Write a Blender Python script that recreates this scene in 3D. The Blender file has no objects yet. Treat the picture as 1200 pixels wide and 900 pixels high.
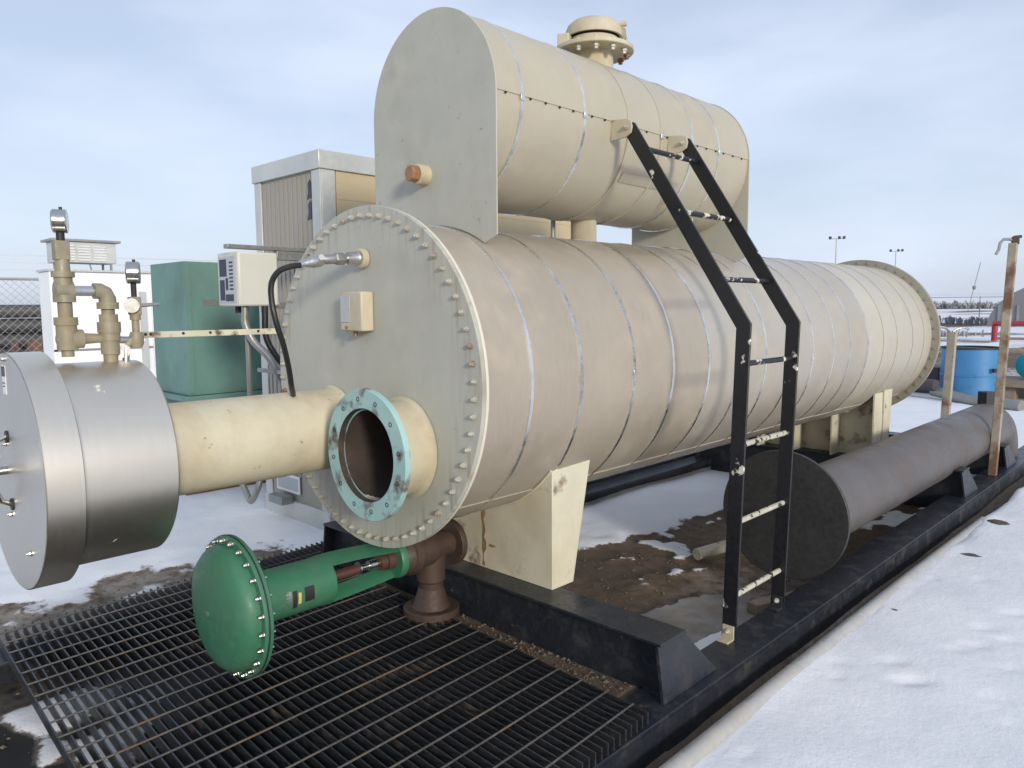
import bpy, math, random
import numpy as np
from mathutils import Vector, Matrix, Euler
random.seed(7)
rng = np.random.default_rng(11)
sc = bpy.context.scene
col = sc.collection
R = math.radians

# ------------------------------------------------------------------ camera
YAW, PITCH, ROLL = R(44.26), R(5.832), R(-0.3636)
F = Vector((-math.sin(YAW)*math.cos(PITCH), math.cos(YAW)*math.cos(PITCH), -math.sin(PITCH)))
r0 = Vector((math.cos(YAW), math.sin(YAW), 0)); u0 = r0.cross(F)
RR = r0*math.cos(ROLL)+u0*math.sin(ROLL); UU = u0*math.cos(ROLL)-r0*math.sin(ROLL)
cd = bpy.data.cameras.new('camera'); cam = bpy.data.objects.new('camera', cd); col.objects.link(cam)
M = Matrix(((RR.x, UU.x, -F.x, 2.436), (RR.y, UU.y, -F.y, -1.686), (RR.z, UU.z, -F.z, 1.37), (0, 0, 0, 1)))
cam.matrix_world = M
cd.sensor_width = 36; cd.lens = 882.2/1200*36; cd.clip_start = 0.05; cd.clip_end = 6000
sc.camera = cam

# ------------------------------------------------------------------ sky, sun, exposure
SUN_EL, SUN_AZ = 14, 112      # azimuth clockwise from +Y
w = bpy.data.worlds.new('World'); sc.world = w; w.use_nodes = True
nt = w.node_tree; nt.nodes.clear()
out = nt.nodes.new('ShaderNodeOutputWorld'); bg = nt.nodes.new('ShaderNodeBackground')
sky = nt.nodes.new('ShaderNodeTexSky'); sky.sky_type = 'NISHITA'; sky.sun_disc = False
sky.sun_elevation = R(SUN_EL); sky.sun_rotation = R(SUN_AZ); sky.dust_density = 1.6; sky.air_density = 1.0; sky.ozone_density = 2.0
tc = nt.nodes.new('ShaderNodeTexCoord'); mp = nt.nodes.new('ShaderNodeMapping'); mp.inputs['Scale'].default_value = (1.0, 1.0, 3.6)
nz = nt.nodes.new('ShaderNodeTexNoise'); nz.inputs['Scale'].default_value = 2.6; nz.inputs['Detail'].default_value = 5; nz.inputs['Roughness'].default_value = 0.5
cr = nt.nodes.new('ShaderNodeMapRange'); cr.inputs['From Min'].default_value = 0.33; cr.inputs['From Max'].default_value = 0.68
cr.inputs['To Min'].default_value = 0.55; cr.inputs['To Max'].default_value = 0.90
mx = nt.nodes.new('ShaderNodeMix'); mx.data_type = 'RGBA'
mx.inputs['B'].default_value = (5.95, 6.65, 8.15, 1)       # thin high cloud, same units as the sky
L = nt.links.new
L(tc.outputs['Generated'], mp.inputs['Vector']); L(mp.outputs['Vector'], nz.inputs['Vector']); L(nz.outputs['Fac'], cr.inputs['Value'])
L(cr.outputs['Result'], mx.inputs['Factor']); L(sky.outputs['Color'], mx.inputs['A']); L(mx.outputs['Result'], bg.inputs['Color'])
bg.inputs['Strength'].default_value = 0.110
L(bg.outputs['Background'], out.inputs['Surface'])
sd = bpy.data.lights.new('sun', 'SUN'); sd.energy = 2.1; sd.angle = R(9); sd.color = (1.0, 0.93, 0.82)
so = bpy.data.objects.new('sun', sd); col.objects.link(so)
sdir = Vector((math.sin(R(SUN_AZ))*math.cos(R(SUN_EL)), math.cos(R(SUN_AZ))*math.cos(R(SUN_EL)), math.sin(R(SUN_EL))))
so.rotation_euler = sdir.to_track_quat('Z', 'Y').to_euler(); so.location = (8, -3, 6)
sc.view_settings.view_transform = 'Standard'; sc.view_settings.look = 'None'; sc.view_settings.exposure = 0.27; sc.view_settings.gamma = 1.0
sc.view_settings.use_curve_mapping = False

# ------------------------------------------------------------------ materials
def N(nt, t, **kw):
    n = nt.nodes.new(t)
    for k, v in kw.items():
        if k in n.inputs: n.inputs[k].default_value = v
        else: setattr(n, k, v)
    return n
def c4(c): return (c[0], c[1], c[2], 1)
MATS = {}
def mat(name, c, rough=.5, metal=0., var=.12, vs=3., grain=0., gs=60., bump=.05, bs=40., stretch=(1, 1, 1),
        rust=None, chips=None, coat=0., rnd=0., rvar=.1, spec=.5, aniso=0., dirt=None):
    """c base colour; var large blotches; rust=(amount, scale, colour); chips=(amount, scale, colour, stretch); rnd per-object tone"""
    m = bpy.data.materials.new(name); m.use_nodes = True; t = m.node_tree; l = t.links.new
    b = t.nodes['Principled BSDF']; g = N(t, 'ShaderNodeNewGeometry')
    pos = g.outputs['Position']
    n1 = N(t, 'ShaderNodeTexNoise', Scale=vs, Detail=4., Roughness=.55); l(pos, n1.inputs['Vector'])
    mp = N(t, 'ShaderNodeMapping'); mp.inputs['Scale'].default_value = stretch; l(pos, mp.inputs['Vector'])
    n2 = N(t, 'ShaderNodeTexNoise', Scale=gs, Detail=3., Roughness=.6); l(mp.outputs[0], n2.inputs['Vector'])
    a1 = N(t, 'ShaderNodeMapRange'); a1.inputs['From Min'].default_value = .3; a1.inputs['From Max'].default_value = .7
    a1.inputs['To Min'].default_value = 1-var; a1.inputs['To Max'].default_value = 1+var*.6; l(n1.outputs['Fac'], a1.inputs['Value'])
    a2 = N(t, 'ShaderNodeMapRange'); a2.inputs['From Min'].default_value = .25; a2.inputs['From Max'].default_value = .75
    a2.inputs['To Min'].default_value = 1-grain; a2.inputs['To Max'].default_value = 1+grain; l(n2.outputs['Fac'], a2.inputs['Value'])
    mu = N(t, 'ShaderNodeMath', operation='MULTIPLY'); l(a1.outputs[0], mu.inputs[0]); l(a2.outputs[0], mu.inputs[1])
    val = mu.outputs[0]
    if rnd:
        oi = N(t, 'ShaderNodeObjectInfo'); a3 = N(t, 'ShaderNodeMapRange'); a3.inputs['To Min'].default_value = 1-rnd; a3.inputs['To Max'].default_value = 1+rnd
        l(oi.outputs['Random'], a3.inputs['Value']); m2 = N(t, 'ShaderNodeMath', operation='MULTIPLY'); l(val, m2.inputs[0]); l(a3.outputs[0], m2.inputs[1]); val = m2.outputs[0]
    vm = N(t, 'ShaderNodeVectorMath', operation='SCALE'); vm.inputs[0].default_value = c[:3]; l(val, vm.inputs['Scale'])
    color = vm.outputs[0]
    rg = N(t, 'ShaderNodeMapRange'); rg.inputs['From Min'].default_value = .3; rg.inputs['From Max'].default_value = .7
    rg.inputs['To Min'].default_value = max(.03, rough-rvar); rg.inputs['To Max'].default_value = min(1, rough+rvar); l(n2.outputs['Fac'], rg.inputs['Value'])
    ro = rg.outputs[0]; me = None
    def layer(color, ro, me, amount, scale, cc, st=(1, 1, 1), rr=.85, soft=.06, lock=None, detail=6.):
        mp2 = N(t, 'ShaderNodeMapping'); mp2.inputs['Scale'].default_value = st; l(pos, mp2.inputs['Vector'])
        n = N(t, 'ShaderNodeTexNoise', Scale=scale, Detail=detail, Roughness=.6); l(mp2.outputs[0], n.inputs['Vector'])
        k = N(t, 'ShaderNodeMapRange'); th = .72-amount*.35
        k.inputs['From Min'].default_value = th-soft; k.inputs['From Max'].default_value = th+soft; l(n.outputs['Fac'], k.inputs['Value'])
        nn = N(t, 'ShaderNodeTexNoise', Scale=scale*4, Detail=4.); l(pos, nn.inputs['Vector'])
        vv = N(t, 'ShaderNodeMapRange'); vv.inputs['To Min'].default_value = .5; vv.inputs['To Max'].default_value = 1.5; l(nn.outputs['Fac'], vv.inputs['Value'])
        rc = N(t, 'ShaderNodeVectorMath', operation='SCALE'); rc.inputs[0].default_value = cc; l(vv.outputs[0], rc.inputs['Scale'])
        x = N(t, 'ShaderNodeMix', data_type='RGBA'); l(k.outputs[0], x.inputs['Factor']); l(color, x.inputs['A']); l(rc.outputs[0], x.inputs['B'])
        y = N(t, 'ShaderNodeMix', data_type='FLOAT'); l(k.outputs[0], y.inputs['Factor']); l(ro, y.inputs[2]); y.inputs[3].default_value = rr
        z = N(t, 'ShaderNodeMix', data_type='FLOAT'); l(k.outputs[0], z.inputs['Factor'])
        if me is None: z.inputs[2].default_value = metal
        else: l(me, z.inputs[2])
        z.inputs[3].default_value = 0.
        return x.outputs['Result'], y.outputs[0], z.outputs[0]
    if dirt: color, ro, me = layer(color, ro, me, *dirt, soft=.2)
    if rust: color, ro, me = layer(color, ro, me, *rust)
    if chips: color, ro, me = layer(color, ro, me, *chips, rr=.7, soft=.015)
    l(color, b.inputs['Base Color']); l(ro, b.inputs['Roughness'])
    if me is not None: l(me, b.inputs['Metallic'])
    else: b.inputs['Metallic'].default_value = metal
    b.inputs['Coat Weight'].default_value = coat; b.inputs['Coat Roughness'].default_value = .25; b.inputs['Specular IOR Level'].default_value = spec
    b.inputs['Anisotropic'].default_value = aniso
    if bump:
        bn = N(t, 'ShaderNodeTexNoise', Scale=bs, Detail=3.); l(mp.outputs[0], bn.inputs['Vector'])
        bp = N(t, 'ShaderNodeBump', Strength=bump, Distance=.01); l(bn.outputs['Fac'], bp.inputs['Height']); l(bp.outputs[0], b.inputs['Normal'])
    MATS[name] = m; return m
RUST = (.16, .065, .025)
CREAM = (.56, .52, .41)
shell_m = mat('aluminium cladding painted tan', (.415, .364, .292), .36, .25, .10, 1.6, .05, 55, .05, 70, (.25, 1, .25), rnd=.03, coat=.15, rvar=.07, dirt=(.22, 2.2, (.36, .31, .25)))
shell2_m = mat('aluminium cladding painted pale grey', (.445, .41, .35), .38, .25, .08, 1.6, .05, 55, .05, 70, (.25, 1, .25), rnd=.02, coat=.15, rvar=.07, dirt=(.2, 2.2, (.36, .325, .27)))
shell3_m = mat('aluminium cladding painted light cream', (.475, .445, .375), .42, .12, .08, 1.6, .03, 55, .04, 70, (.25, 1, .25), rnd=.02, coat=.1, dirt=(.2, 2.2, (.42, .39, .31)))
tank_m = mat('tank cladding painted cream', (.455, .415, .318), .40, .12, .09, 1.4, .03, 40, .05, 60, (.3, 1, .3), rnd=.025, coat=.1, dirt=(.25, 2.5, (.40, .355, .265)))
plate_m = mat('end plate grey cream paint', (.455, .45, .39), .5, 0, .10, 1.2, .03, 30, .05, 25, (1, 1, .25), dirt=(.25, 2.2, (.43, .42, .35), (1.3, 1.3, .8)), rust=(.005, 30., (.2, .15, .1)))
cream_m = mat('cream pipe paint', (.56, .515, .385), .45, 0, .09, 2.5, .02, 40, .05, 30, dirt=(.42, 3.5, (.43, .35, .225), (1.5, 1.5, .8)), rust=(.02, 26., RUST))
cream_rust_m = mat('cream steel paint with rust', (.62, .585, .45), .5, 0, .08, 2.5, .02, 40, .05, 30, dirt=(.20, 2.4, (.44, .36, .23), (1, 1, .7)), rust=(.20, 6., (.10, .05, .03)))
rim_m = mat('plate rim paint', (.66, .63, .53), .45, 0, .06, 3)
bolt_m = mat('painted bolt', (.47, .455, .385), .4, .1, .2, 9., rust=(.34, 6., (.2, .09, .045)))
strap_m = mat('stainless strap', (.88, .88, .86), .26, 1, .25, 6., .1, 30, .1, 30)
ss_m = mat('brushed stainless', (.76, .70, .60), .38, 1, .05, 2.2, .014, 150, .008, 160, (.06, 1, .06), rvar=.02, chips=(.02, 7., (.62, .60, .52)))
ssface_m = mat('brushed stainless face', (.58, .55, .50), .40, 1, .08, 2., .05, 90, .05, 110, (1, 1, .05), rvar=.08)
steel_m = mat('bright steel', (.60, .59, .57), .3, 1, .15, 12.)
blue_m = mat('pale blue flange paint', (.34, .53, .515), .55, 0, .12, 8, rust=(.40, 11., (.13, .095, .08)))
bore_m = mat('rusty dark bore', (.05, .036, .029), .85, 0, .3, 6, .2, 30, .25, 30, rust=(.25, 9., (.09, .045, .03)))
green_m = mat('green enamel', (.036, .165, .088), .5, 0, .12, 3, .05, 40, .06, 60, coat=.05, dirt=(.26, 5., (.055, .14, .085)), rust=(.03, 14., (.10, .09, .07)))
brown_m = mat('brown primer', (.075, .048, .036), .6, .2, .2, 8, .1, 60, .15, 60)
black_m = mat('black skid paint', (.018, .021, .028), .34, 0, .14, 3, .10, 50, .05, 40, dirt=(.04, 9., (.06, .057, .052)), rust=(.05, 16., (.09, .06, .04)))
ladder_m = mat('chipped black ladder paint', (.011, .011, .014), .4, 0, .2, 6, .1, 50, .06, 50, chips=(.11, 9., (.55, .52, .45), (1, 1, 1)))
rung_m = mat('worn black rung paint', (.014, .014, .017), .45, 0, .2, 6, .1, 50, .1, 50, chips=(.42, 16., (.58, .55, .47), (1, 1, 1)))
rungw_m = mat('mostly worn rung paint', (.50, .47, .38), .5, 0, .2, 6, .1, 50, .1, 50, chips=(.42, 22., (.02, .02, .022), (1, 1, 1)))
bar_m = mat('grating bar steel', (.058, .06, .066), .42, .6, .3, 3, .2, 60, .1, 60, rust=(.22, 5., (.07, .045, .03)))
rod_m = mat('grating rod steel', (.15, .145, .135), .5, .6, .3, 4, .2, 60, .1, 60, rust=(.3, 4., (.13, .08, .045)))
bigpipe_m = mat('dull brown painted pipe', (.108, .098, .096), .40, .1, .18, 2.5, .08, 40, .08, 40, dirt=(.25, 3., (.13, .10, .092)))
disc_m = mat('dark grey disc', (.045, .045, .044), .5, .3, .2, 4, .15, 40, .1, 50)
cab_m = mat('grey brown corrugated panel', (.34, .315, .265), .5, .1, .05, 2, .02, 40)
tanwall_m = mat('yellow tan panel', (.52, .43, .27), .55, 0, .06, 2, .03, 40)
trim_m = mat('galvanised trim', (.58, .585, .55), .4, .4, .1, 4, .05, 30)
white_m = mat('white panel', (.80, .80, .79), .5, 0, .04, 2)
offwhite_m = mat('off white enclosure', (.62, .62, .55), .45, 0, .05, 4)
greyp_m = mat('light grey plastic', (.45, .46, .46), .4, 0, .05, 4)
dgreen_m = mat('faded teal green steel', (.125, .24, .205), .5, 0, .1, 2, .03, 30, dirt=(.2, 3., (.10, .16, .14)))
strut_m = mat('galvanised strut', (.36, .36, .35), .45, .8, .15, 10)
rail_m = mat('cream rail with rust', (.60, .56, .43), .5, 0, .1, 5, rust=(.34, 14., (.13, .06, .03)))
cable_m = mat('black cable', (.012, .012, .013), .45)
conduit_m = mat('grey conduit', (.30, .30, .285), .4, .5, .1, 8)
brass_m = mat('tan painted fittings', (.28, .255, .18), .5, .1, .2, 14, .1, 50, dirt=(.3, 12., (.25, .19, .11)))
copper_m = mat('copper brown plug', (.34, .18, .09), .5, .3, .2, 20)
gauge_m = mat('gauge case', (.50, .50, .48), .2, 1, .1, 10)
gface_m = mat('gauge dial', (.55, .56, .55), .2)
dark_m = mat('dark rubber', (.02, .02, .022), .6)
navy_m = mat('dark blue label print', (.03, .035, .07), .5)
purple_m = mat('dark violet sticker', (.055, .045, .085), .5, var=.3, vs=20)
yellow_m = mat('yellow print', (.6, .5, .1), .5)
post_m = mat('weathered post paint', (.36, .315, .245), .65, 0, .15, 5, .1, 40, .1, 30, rust=(.50, 4.5, (.17, .095, .06)))
bbarrel_m = mat('blue barrel paint', (.05, .20, .41), .45, 0, .1, 4, rust=(.12, 9., (.05, .04, .04)))
teal_m = mat('teal plastic', (.02, .33, .36), .45)
red_m = mat('red gate paint', (.30, .03, .045), .5)
shed_m = mat('grey shed metal', (.20, .20, .21), .6, 0, .08, .4)
wood_m = mat('weathered timber', (.24, .19, .14), .8, 0, .2, 3, .2, 20)
galv_m = mat('galvanised fence', (.32, .33, .34), .5, .6)
rustpile_m = mat('rusty scrap', (.16, .085, .055), .8, 0, .3, 3)
dpipe_m = mat('dark pipe stock', (.075, .07, .066), .6, .2, .2, 2)
stone_m = mat('stone', (.11, .085, .07), .8, 0, .3, 30, .2, 80)
patch_m = mat('faded patch paint', (.36, .32, .25), .5, .05, .08, 6)
scrub_m = mat('hazed winter scrub', (.36, .365, .385), .9, 0, .3, .2)  # distance haze put into the colour as a pale blue grey
redpipe_m = mat('red brown spindle', (.10, .045, .035), .5, .1)
scab_m = mat('rust scab', (.27, .16, .085), .85, 0, .4, 18, .2, 60, .2, 60)
ice_m = mat('dirty ice crust', (.27, .25, .225), .5, 0, .3, 6, .1, 40, .2, 30, dirt=(.45, 7., (.16, .12, .08)))
alu_m = mat('weathered aluminium pipe', (.55, .54, .51), .45, .6, .15, 5, .05, 40, dirt=(.3, 4., (.35, .31, .25)))

# bolt shadow streaks painted brown into the colour of the big end plate
bolt_shade_m = plate_m.copy(); bolt_shade_m.name = 'end plate paint with bolt shadow streaks'
t = bolt_shade_m.node_tree; l = t.links.new; b = t.nodes['Principled BSDF']; src = b.inputs['Base Color'].links[0].from_socket
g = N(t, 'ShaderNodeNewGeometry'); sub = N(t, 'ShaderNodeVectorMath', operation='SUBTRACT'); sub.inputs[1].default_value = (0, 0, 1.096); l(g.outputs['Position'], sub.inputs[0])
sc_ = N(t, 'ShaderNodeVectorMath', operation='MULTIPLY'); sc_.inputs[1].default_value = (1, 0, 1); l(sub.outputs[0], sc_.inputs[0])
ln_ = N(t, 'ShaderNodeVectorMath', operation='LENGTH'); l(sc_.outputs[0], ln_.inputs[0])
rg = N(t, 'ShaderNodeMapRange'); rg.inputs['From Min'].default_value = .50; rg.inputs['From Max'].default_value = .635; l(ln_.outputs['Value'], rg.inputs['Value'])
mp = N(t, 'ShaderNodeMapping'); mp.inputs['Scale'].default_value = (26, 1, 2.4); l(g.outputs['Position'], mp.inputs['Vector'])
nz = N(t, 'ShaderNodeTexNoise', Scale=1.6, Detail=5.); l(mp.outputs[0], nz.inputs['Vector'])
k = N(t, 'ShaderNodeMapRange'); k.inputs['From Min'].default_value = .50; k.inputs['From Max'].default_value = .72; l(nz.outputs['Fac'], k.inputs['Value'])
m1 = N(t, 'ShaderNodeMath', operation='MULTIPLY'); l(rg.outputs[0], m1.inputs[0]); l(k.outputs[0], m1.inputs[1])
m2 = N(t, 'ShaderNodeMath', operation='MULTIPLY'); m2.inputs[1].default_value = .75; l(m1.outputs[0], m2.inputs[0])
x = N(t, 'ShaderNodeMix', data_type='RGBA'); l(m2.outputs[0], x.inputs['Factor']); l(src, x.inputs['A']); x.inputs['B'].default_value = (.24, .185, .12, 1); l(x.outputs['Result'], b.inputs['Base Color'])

# ------------------------------------------------------------------ mesh builder
ORG = {}
class MB:
    def __init__(s): s.v = []; s.f = []
    def add(s, v, f):
        o = len(s.v); s.v += [tuple(p) for p in v]; s.f += [tuple(i+o for i in q) for q in f]; return s
    def box(s, x0, x1, y0, y1, z0, z1):
        v = [(x, y, z) for z in (z0, z1) for y in (y0, y1) for x in (x0, x1)]
        return s.add(v, [(0, 2, 3, 1), (4, 5, 7, 6), (0, 1, 5, 4), (2, 6, 7, 3), (0, 4, 6, 2), (1, 3, 7, 5)])
    def obox(s, c, size, rot):
        Rm = rot if isinstance(rot, Matrix) else Euler(rot).to_matrix(); c = Vector(c)
        v = [c+Rm@Vector((x*size[0]/2, y*size[1]/2, z*size[2]/2)) for z in (-1, 1) for y in (-1, 1) for x in (-1, 1)]
        return s.add(v, [(0, 2, 3, 1), (4, 5, 7, 6), (0, 1, 5, 4), (2, 6, 7, 3), (0, 4, 6, 2), (1, 3, 7, 5)])
    def beam(s, p0, p1, wx, wy, up=(0, 0, 1)):
        p0 = Vector(p0); p1 = Vector(p1); d = (p1-p0); ln = d.length; d.normalize(); a = Vector(up).cross(d)
        if a.length < 1e-4: a = Vector((1, 0, 0))
        a.normalize(); b = d.cross(a)
        Rm = Matrix((a, b, d)).transposed()
        return s.obox((p0+p1)/2, (wx, wy, ln), Rm)
    def lathe(s, o, ax, prof, n=32, ph=0.):
        o = Vector(o); ax = Vector(ax).normalized(); a = ax.orthogonal().normalized(); b = ax.cross(a)
        rings = []
        for t, r in prof:
            if r < 1e-6: s.v.append(tuple(o+ax*t)); rings.append([len(s.v)-1])
            else:
                st = len(s.v)
                for k in range(n):
                    q = 2*math.pi*k/n+ph; s.v.append(tuple(o+ax*t+a*(r*math.cos(q))+b*(r*math.sin(q))))
                rings.append(list(range(st, st+n)))
        for A, B in zip(rings, rings[1:]):
            for k in range(n):
                k2 = (k+1) % n
                if len(A) == 1 and len(B) > 1: s.f.append((A[0], B[k], B[k2]))
                elif len(B) == 1 and len(A) > 1: s.f.append((A[k], B[0], A[k2]))
                elif len(A) > 1: s.f.append((A[k], B[k], B[k2], A[k2]))
        return s
    def cyl(s, p0, p1, r, r1=None, n=24):
        d = Vector(p1)-Vector(p0); h = d.length; r1 = r if r1 is None else r1
        return s.lathe(p0, d, [(0, 0), (0, r), (h, r1), (h, 0)], n)
    def ring(s, p0, p1, ro, ri, n=48):
        d = Vector(p1)-Vector(p0); h = d.length
        return s.lathe(p0, d, [(0, ri), (0, ro), (h, ro), (h, ri), (0, ri)], n)
    def tube(s, pts, r, n=10, closed=False):
        pts = [Vector(p) for p in pts]; m = len(pts); T = []
        for i in range(m):
            a = pts[i-1] if (i or closed) else pts[0]; b = pts[(i+1) % m] if (i < m-1 or closed) else pts[-1]; T.append((b-a).normalized())
        nrm = T[0].orthogonal().normalized(); st = len(s.v)
        for i in range(m):
            nrm = (nrm-T[i]*nrm.dot(T[i])).normalized(); bn = T[i].cross(nrm)
            rr = r[i] if isinstance(r, (list, tuple)) else r
            for k in range(n):
                q = 2*math.pi*k/n; s.v.append(tuple(pts[i]+nrm*(rr*math.cos(q))+bn*(rr*math.sin(q))))
        for i in range(m-1 if not closed else m):
            A = st+i*n; B = st+((i+1) % m)*n
            for k in range(n): s.f.append((A+k, A+(k+1) % n, B+(k+1) % n, B+k))
        if not closed: s.f.append(tuple(range(st+n-1, st-1, -1))); s.f.append(tuple(range(st+(m-1)*n, st+m*n)))
        return s
    def prism(s, poly, fn, t0, t1):
        """poly: list of (a,b); fn(a,b,t)->xyz"""
        n = len(poly); v = [fn(a, b, t0) for a, b in poly]+[fn(a, b, t1) for a, b in poly]
        f = [tuple(range(n-1, -1, -1)), tuple(range(n, 2*n))]+[(i, (i+1) % n, n+(i+1) % n, n+i) for i in range(n)]
        return s.add(v, f)
    def mesh(s, name, mt, org=(0, 0, 0), smooth=True, ang=32):
        me = bpy.data.meshes.new(name); o = Vector(org)
        me.from_pydata([(p[0]-o.x, p[1]-o.y, p[2]-o.z) for p in s.v], [], s.f); me.materials.append(mt)
        import bmesh
        bm = bmesh.new(); bm.from_mesh(me); bmesh.ops.recalc_face_normals(bm, faces=bm.faces); bm.to_mesh(me); bm.free()
        if smooth:
            me.shade_smooth(); me.set_sharp_from_angle(angle=R(ang))
        me.update(); return me
    def build(s, name, mt, parent=None, bevel=0., smooth=True, ang=32, kind=None, label=None):
        org = ORG[parent.name] if parent else Vector((0, 0, 0))
        o = bpy.data.objects.new(name, s.mesh(name, mt, org, smooth, ang)); col.objects.link(o)
        if parent: o.parent = parent
        ORG[o.name] = org
        if bevel:
            b = o.modifiers.new('bevel', 'BEVEL'); b.width = bevel; b.segments = 2; b.limit_method = 'ANGLE'; b.angle_limit = R(40)
        if kind: o['kind'] = kind
        if label: o['label'] = label
        return o
def smooth(pts, m=6):
    P_ = [Vector(p) for p in pts]; P_ = [P_[0]*2-P_[1]]+P_+[P_[-1]*2-P_[-2]]; o_ = []
    for i in range(1, len(P_)-2):
        a, b, c, d = P_[i-1:i+3]
        for k in range(m):
            t = k/m; o_.append(.5*((2*b)+(c-a)*t+(2*a-5*b+4*c-d)*t*t+(3*b-a-3*c+d)*t**3))
    return o_+[P_[-2]]
def thing(name, loc, label, cat, group=None):
    o = bpy.data.objects.new(name, None); o.empty_display_size = .1; o.location = loc; col.objects.link(o)
    o['label'] = label; o['category'] = cat
    if group: o['group'] = group
    ORG[o.name] = Vector(loc); return o
def tag(o, label, cat, group=None):
    o['label'] = label; o['category'] = cat
    if group: o['group'] = group
    return o
def inst(name, me, loc, parent, rot=(0, 0, 0), scale=1.):
    o = bpy.data.objects.new(name, me); col.objects.link(o)
    org = ORG[parent.name] if parent else Vector((0, 0, 0))
    if parent: o.parent = parent
    o.location = Vector(loc)-org; o.rotation_euler = rot; o.scale = (scale,)*3; return o
def hexbolt(r=.012, h=.014, shank=.0075, sl=.02, wash=.016):
    """bolt head along -Y with washer and thread end"""
    b = MB(); b.lathe((0, 0, 0), (0, -1, 0), [(0, 0), (0, wash), (.003, wash), (.003, 0)], 12)
    b.lathe((0, -.003, 0), (0, -1, 0), [(0, r), (h, r), (h+.001, r*.85), (h+.001, 0)], 6)
    b.lathe((0, -h, 0), (0, -1, 0), [(0, shank), (sl, shank), (sl+.002, shank*.7), (sl+.002, 0)], 8)
    return b

# ------------------------------------------------------------------ value noise for terrain
def vnoise(x, y, seed=0):
    xi = np.floor(x).astype(int); yi = np.floor(y).astype(int); fx = x-xi; fy = y-yi
    def h(i, j):
        n = (i*374761393+j*668265263+seed*974711) & 0x7fffffff; n = (n ^ (n >> 13))*1274126177 & 0x7fffffff; return ((n ^ (n >> 16)) & 0xffff)/65535.
    u = fx*fx*(3-2*fx); v = fy*fy*(3-2*fy)
    return (h(xi, yi)*(1-u)+h(xi+1, yi)*u)*(1-v)+(h(xi, yi+1)*(1-u)+h(xi+1, yi+1)*u)*v
def fbm(x, y, seed=0, o=4):
    s = 0; a = .5
    for k in range(o): s = s+a*vnoise(x*2**k, y*2**k, seed+k); a *= .5
    return s/(1-.5**o)
def sst(a, b, x): t = np.clip((x-a)/(b-a), 0, 1); return t*t*(3-2*t)
GZ = -.10

# ------------------------------------------------------------------ ground (one sheet to the horizon)
def axis(lo, hi, st, far):
    a = list(np.arange(lo, hi+1e-6, st)); d = st; p = hi; R_ = []
    while p < far: d *= 1.16; p += d; R_.append(p)
    d = st; q = lo; L_ = []
    while q > -far: d *= 1.16; q -= d; L_.append(q)
    return np.array(L_[::-1]+a+R_)
gx = axis(-3.2, 2.6, .024, 4000); gy = axis(-2.0, 5.6, .028, 4000)
X, Y = np.meshgrid(gx, gy)
near = (np.abs(X) < 60) & (np.abs(Y) < 60)
n_lo = fbm(X*.9+3, Y*.9+5, 1); n_mid = fbm(X*3.1, Y*3.1, 5); n_hi = fbm(X*9, Y*9, 9); n_far = fbm(X*.12+7, Y*.05, 21)
snow = np.ones_like(X); dark = np.zeros_like(X); grey = np.zeros_like(X)
# far field: old snow with bare and rutted strips
dist = np.hypot(X-2.4, Y+1.7)
snow = np.where(dist > 9, 1-.62*sst(13, 22, dist)*sst(.50, .66, n_far+.15*(n_lo-.5)), snow)
# right of the skid: clean snow, a bare strip against the beam
inx = sst(1.06, 1.20, X+.06*(n_mid-.5))
strip = sst(1.19, 1.25, X+.05*(n_mid-.5))
# inside the skid: bare dirt with a drift along the far beam
inside = (np.abs(X) < 1.13) & (Y > .40) & (Y < 6.6)
drift = sst(.0, .16, (-.22+.10*(Y-3)*0.2) - X + .50*(n_mid-.5)+.25*(n_lo-.5)) * sst(1.55, 2.1, Y+.6*(n_mid-.5)-.35*(X+.5))
drift = np.maximum(drift, .62*sst(.565, .66, .55*n_mid+.45*n_hi) * sst(1.1, 1.7, Y) * sst(.75, .2, X))
corner = sst(.70, .80, X+.16*(n_mid-.5)) * sst(1.0, .95, X) * sst(.62, .75, Y) * sst(1.95, 1.45, Y+.3*(n_mid-.5))
farin = sst(4.9, 5.4, Y+.5*(n_mid-.5))*.95 + .7*sst(.54, .62, n_mid)*sst(2.4, 3.5, Y)*sst(.3, .6, X)*sst(1.0, .95, X)
snow = np.where(inside, np.clip(np.maximum(np.maximum(drift, corner), farin), 0, 1), snow)
snow = np.where((X >= .96) & (Y > -4) & (Y < 6.6), strip, snow)
grey = np.where(inside, sst(.30, .55, X+.3*(n_mid-.5))*sst(1.2, 1.5, Y)*sst(2.6, 2.0, Y)*.9, grey)
# under and in front of the grating
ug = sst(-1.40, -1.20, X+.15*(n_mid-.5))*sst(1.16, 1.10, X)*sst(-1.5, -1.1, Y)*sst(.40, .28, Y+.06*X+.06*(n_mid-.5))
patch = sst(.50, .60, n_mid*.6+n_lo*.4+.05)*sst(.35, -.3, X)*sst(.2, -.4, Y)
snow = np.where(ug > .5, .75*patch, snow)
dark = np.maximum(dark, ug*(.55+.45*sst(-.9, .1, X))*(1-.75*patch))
# left of the grating: trodden grey snow and a black oil stain in the near corner
lft = sst(-1.05, -1.35, X+.1*(n_mid-.5))*sst(-2.15, -1.75, X+.5*(n_mid-.5))*sst(.9, .2, Y)
lft = np.maximum(lft, sst(-.85, -1.0, Y+.1*(n_mid-.5))*sst(-2.6, -1.6, X))
snow = np.where(ug > .5, snow, snow*(1-lft*(.45+.5*sst(.40, .55, n_mid))))
grey = np.maximum(grey, lft*.8)
oil = sst(.55, .35, np.hypot((X+.42)/.75, (Y+1.24)/.36)+.5*(n_mid-.5))
dark = np.maximum(dark, oil); snow = snow*(1-oil)
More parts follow.
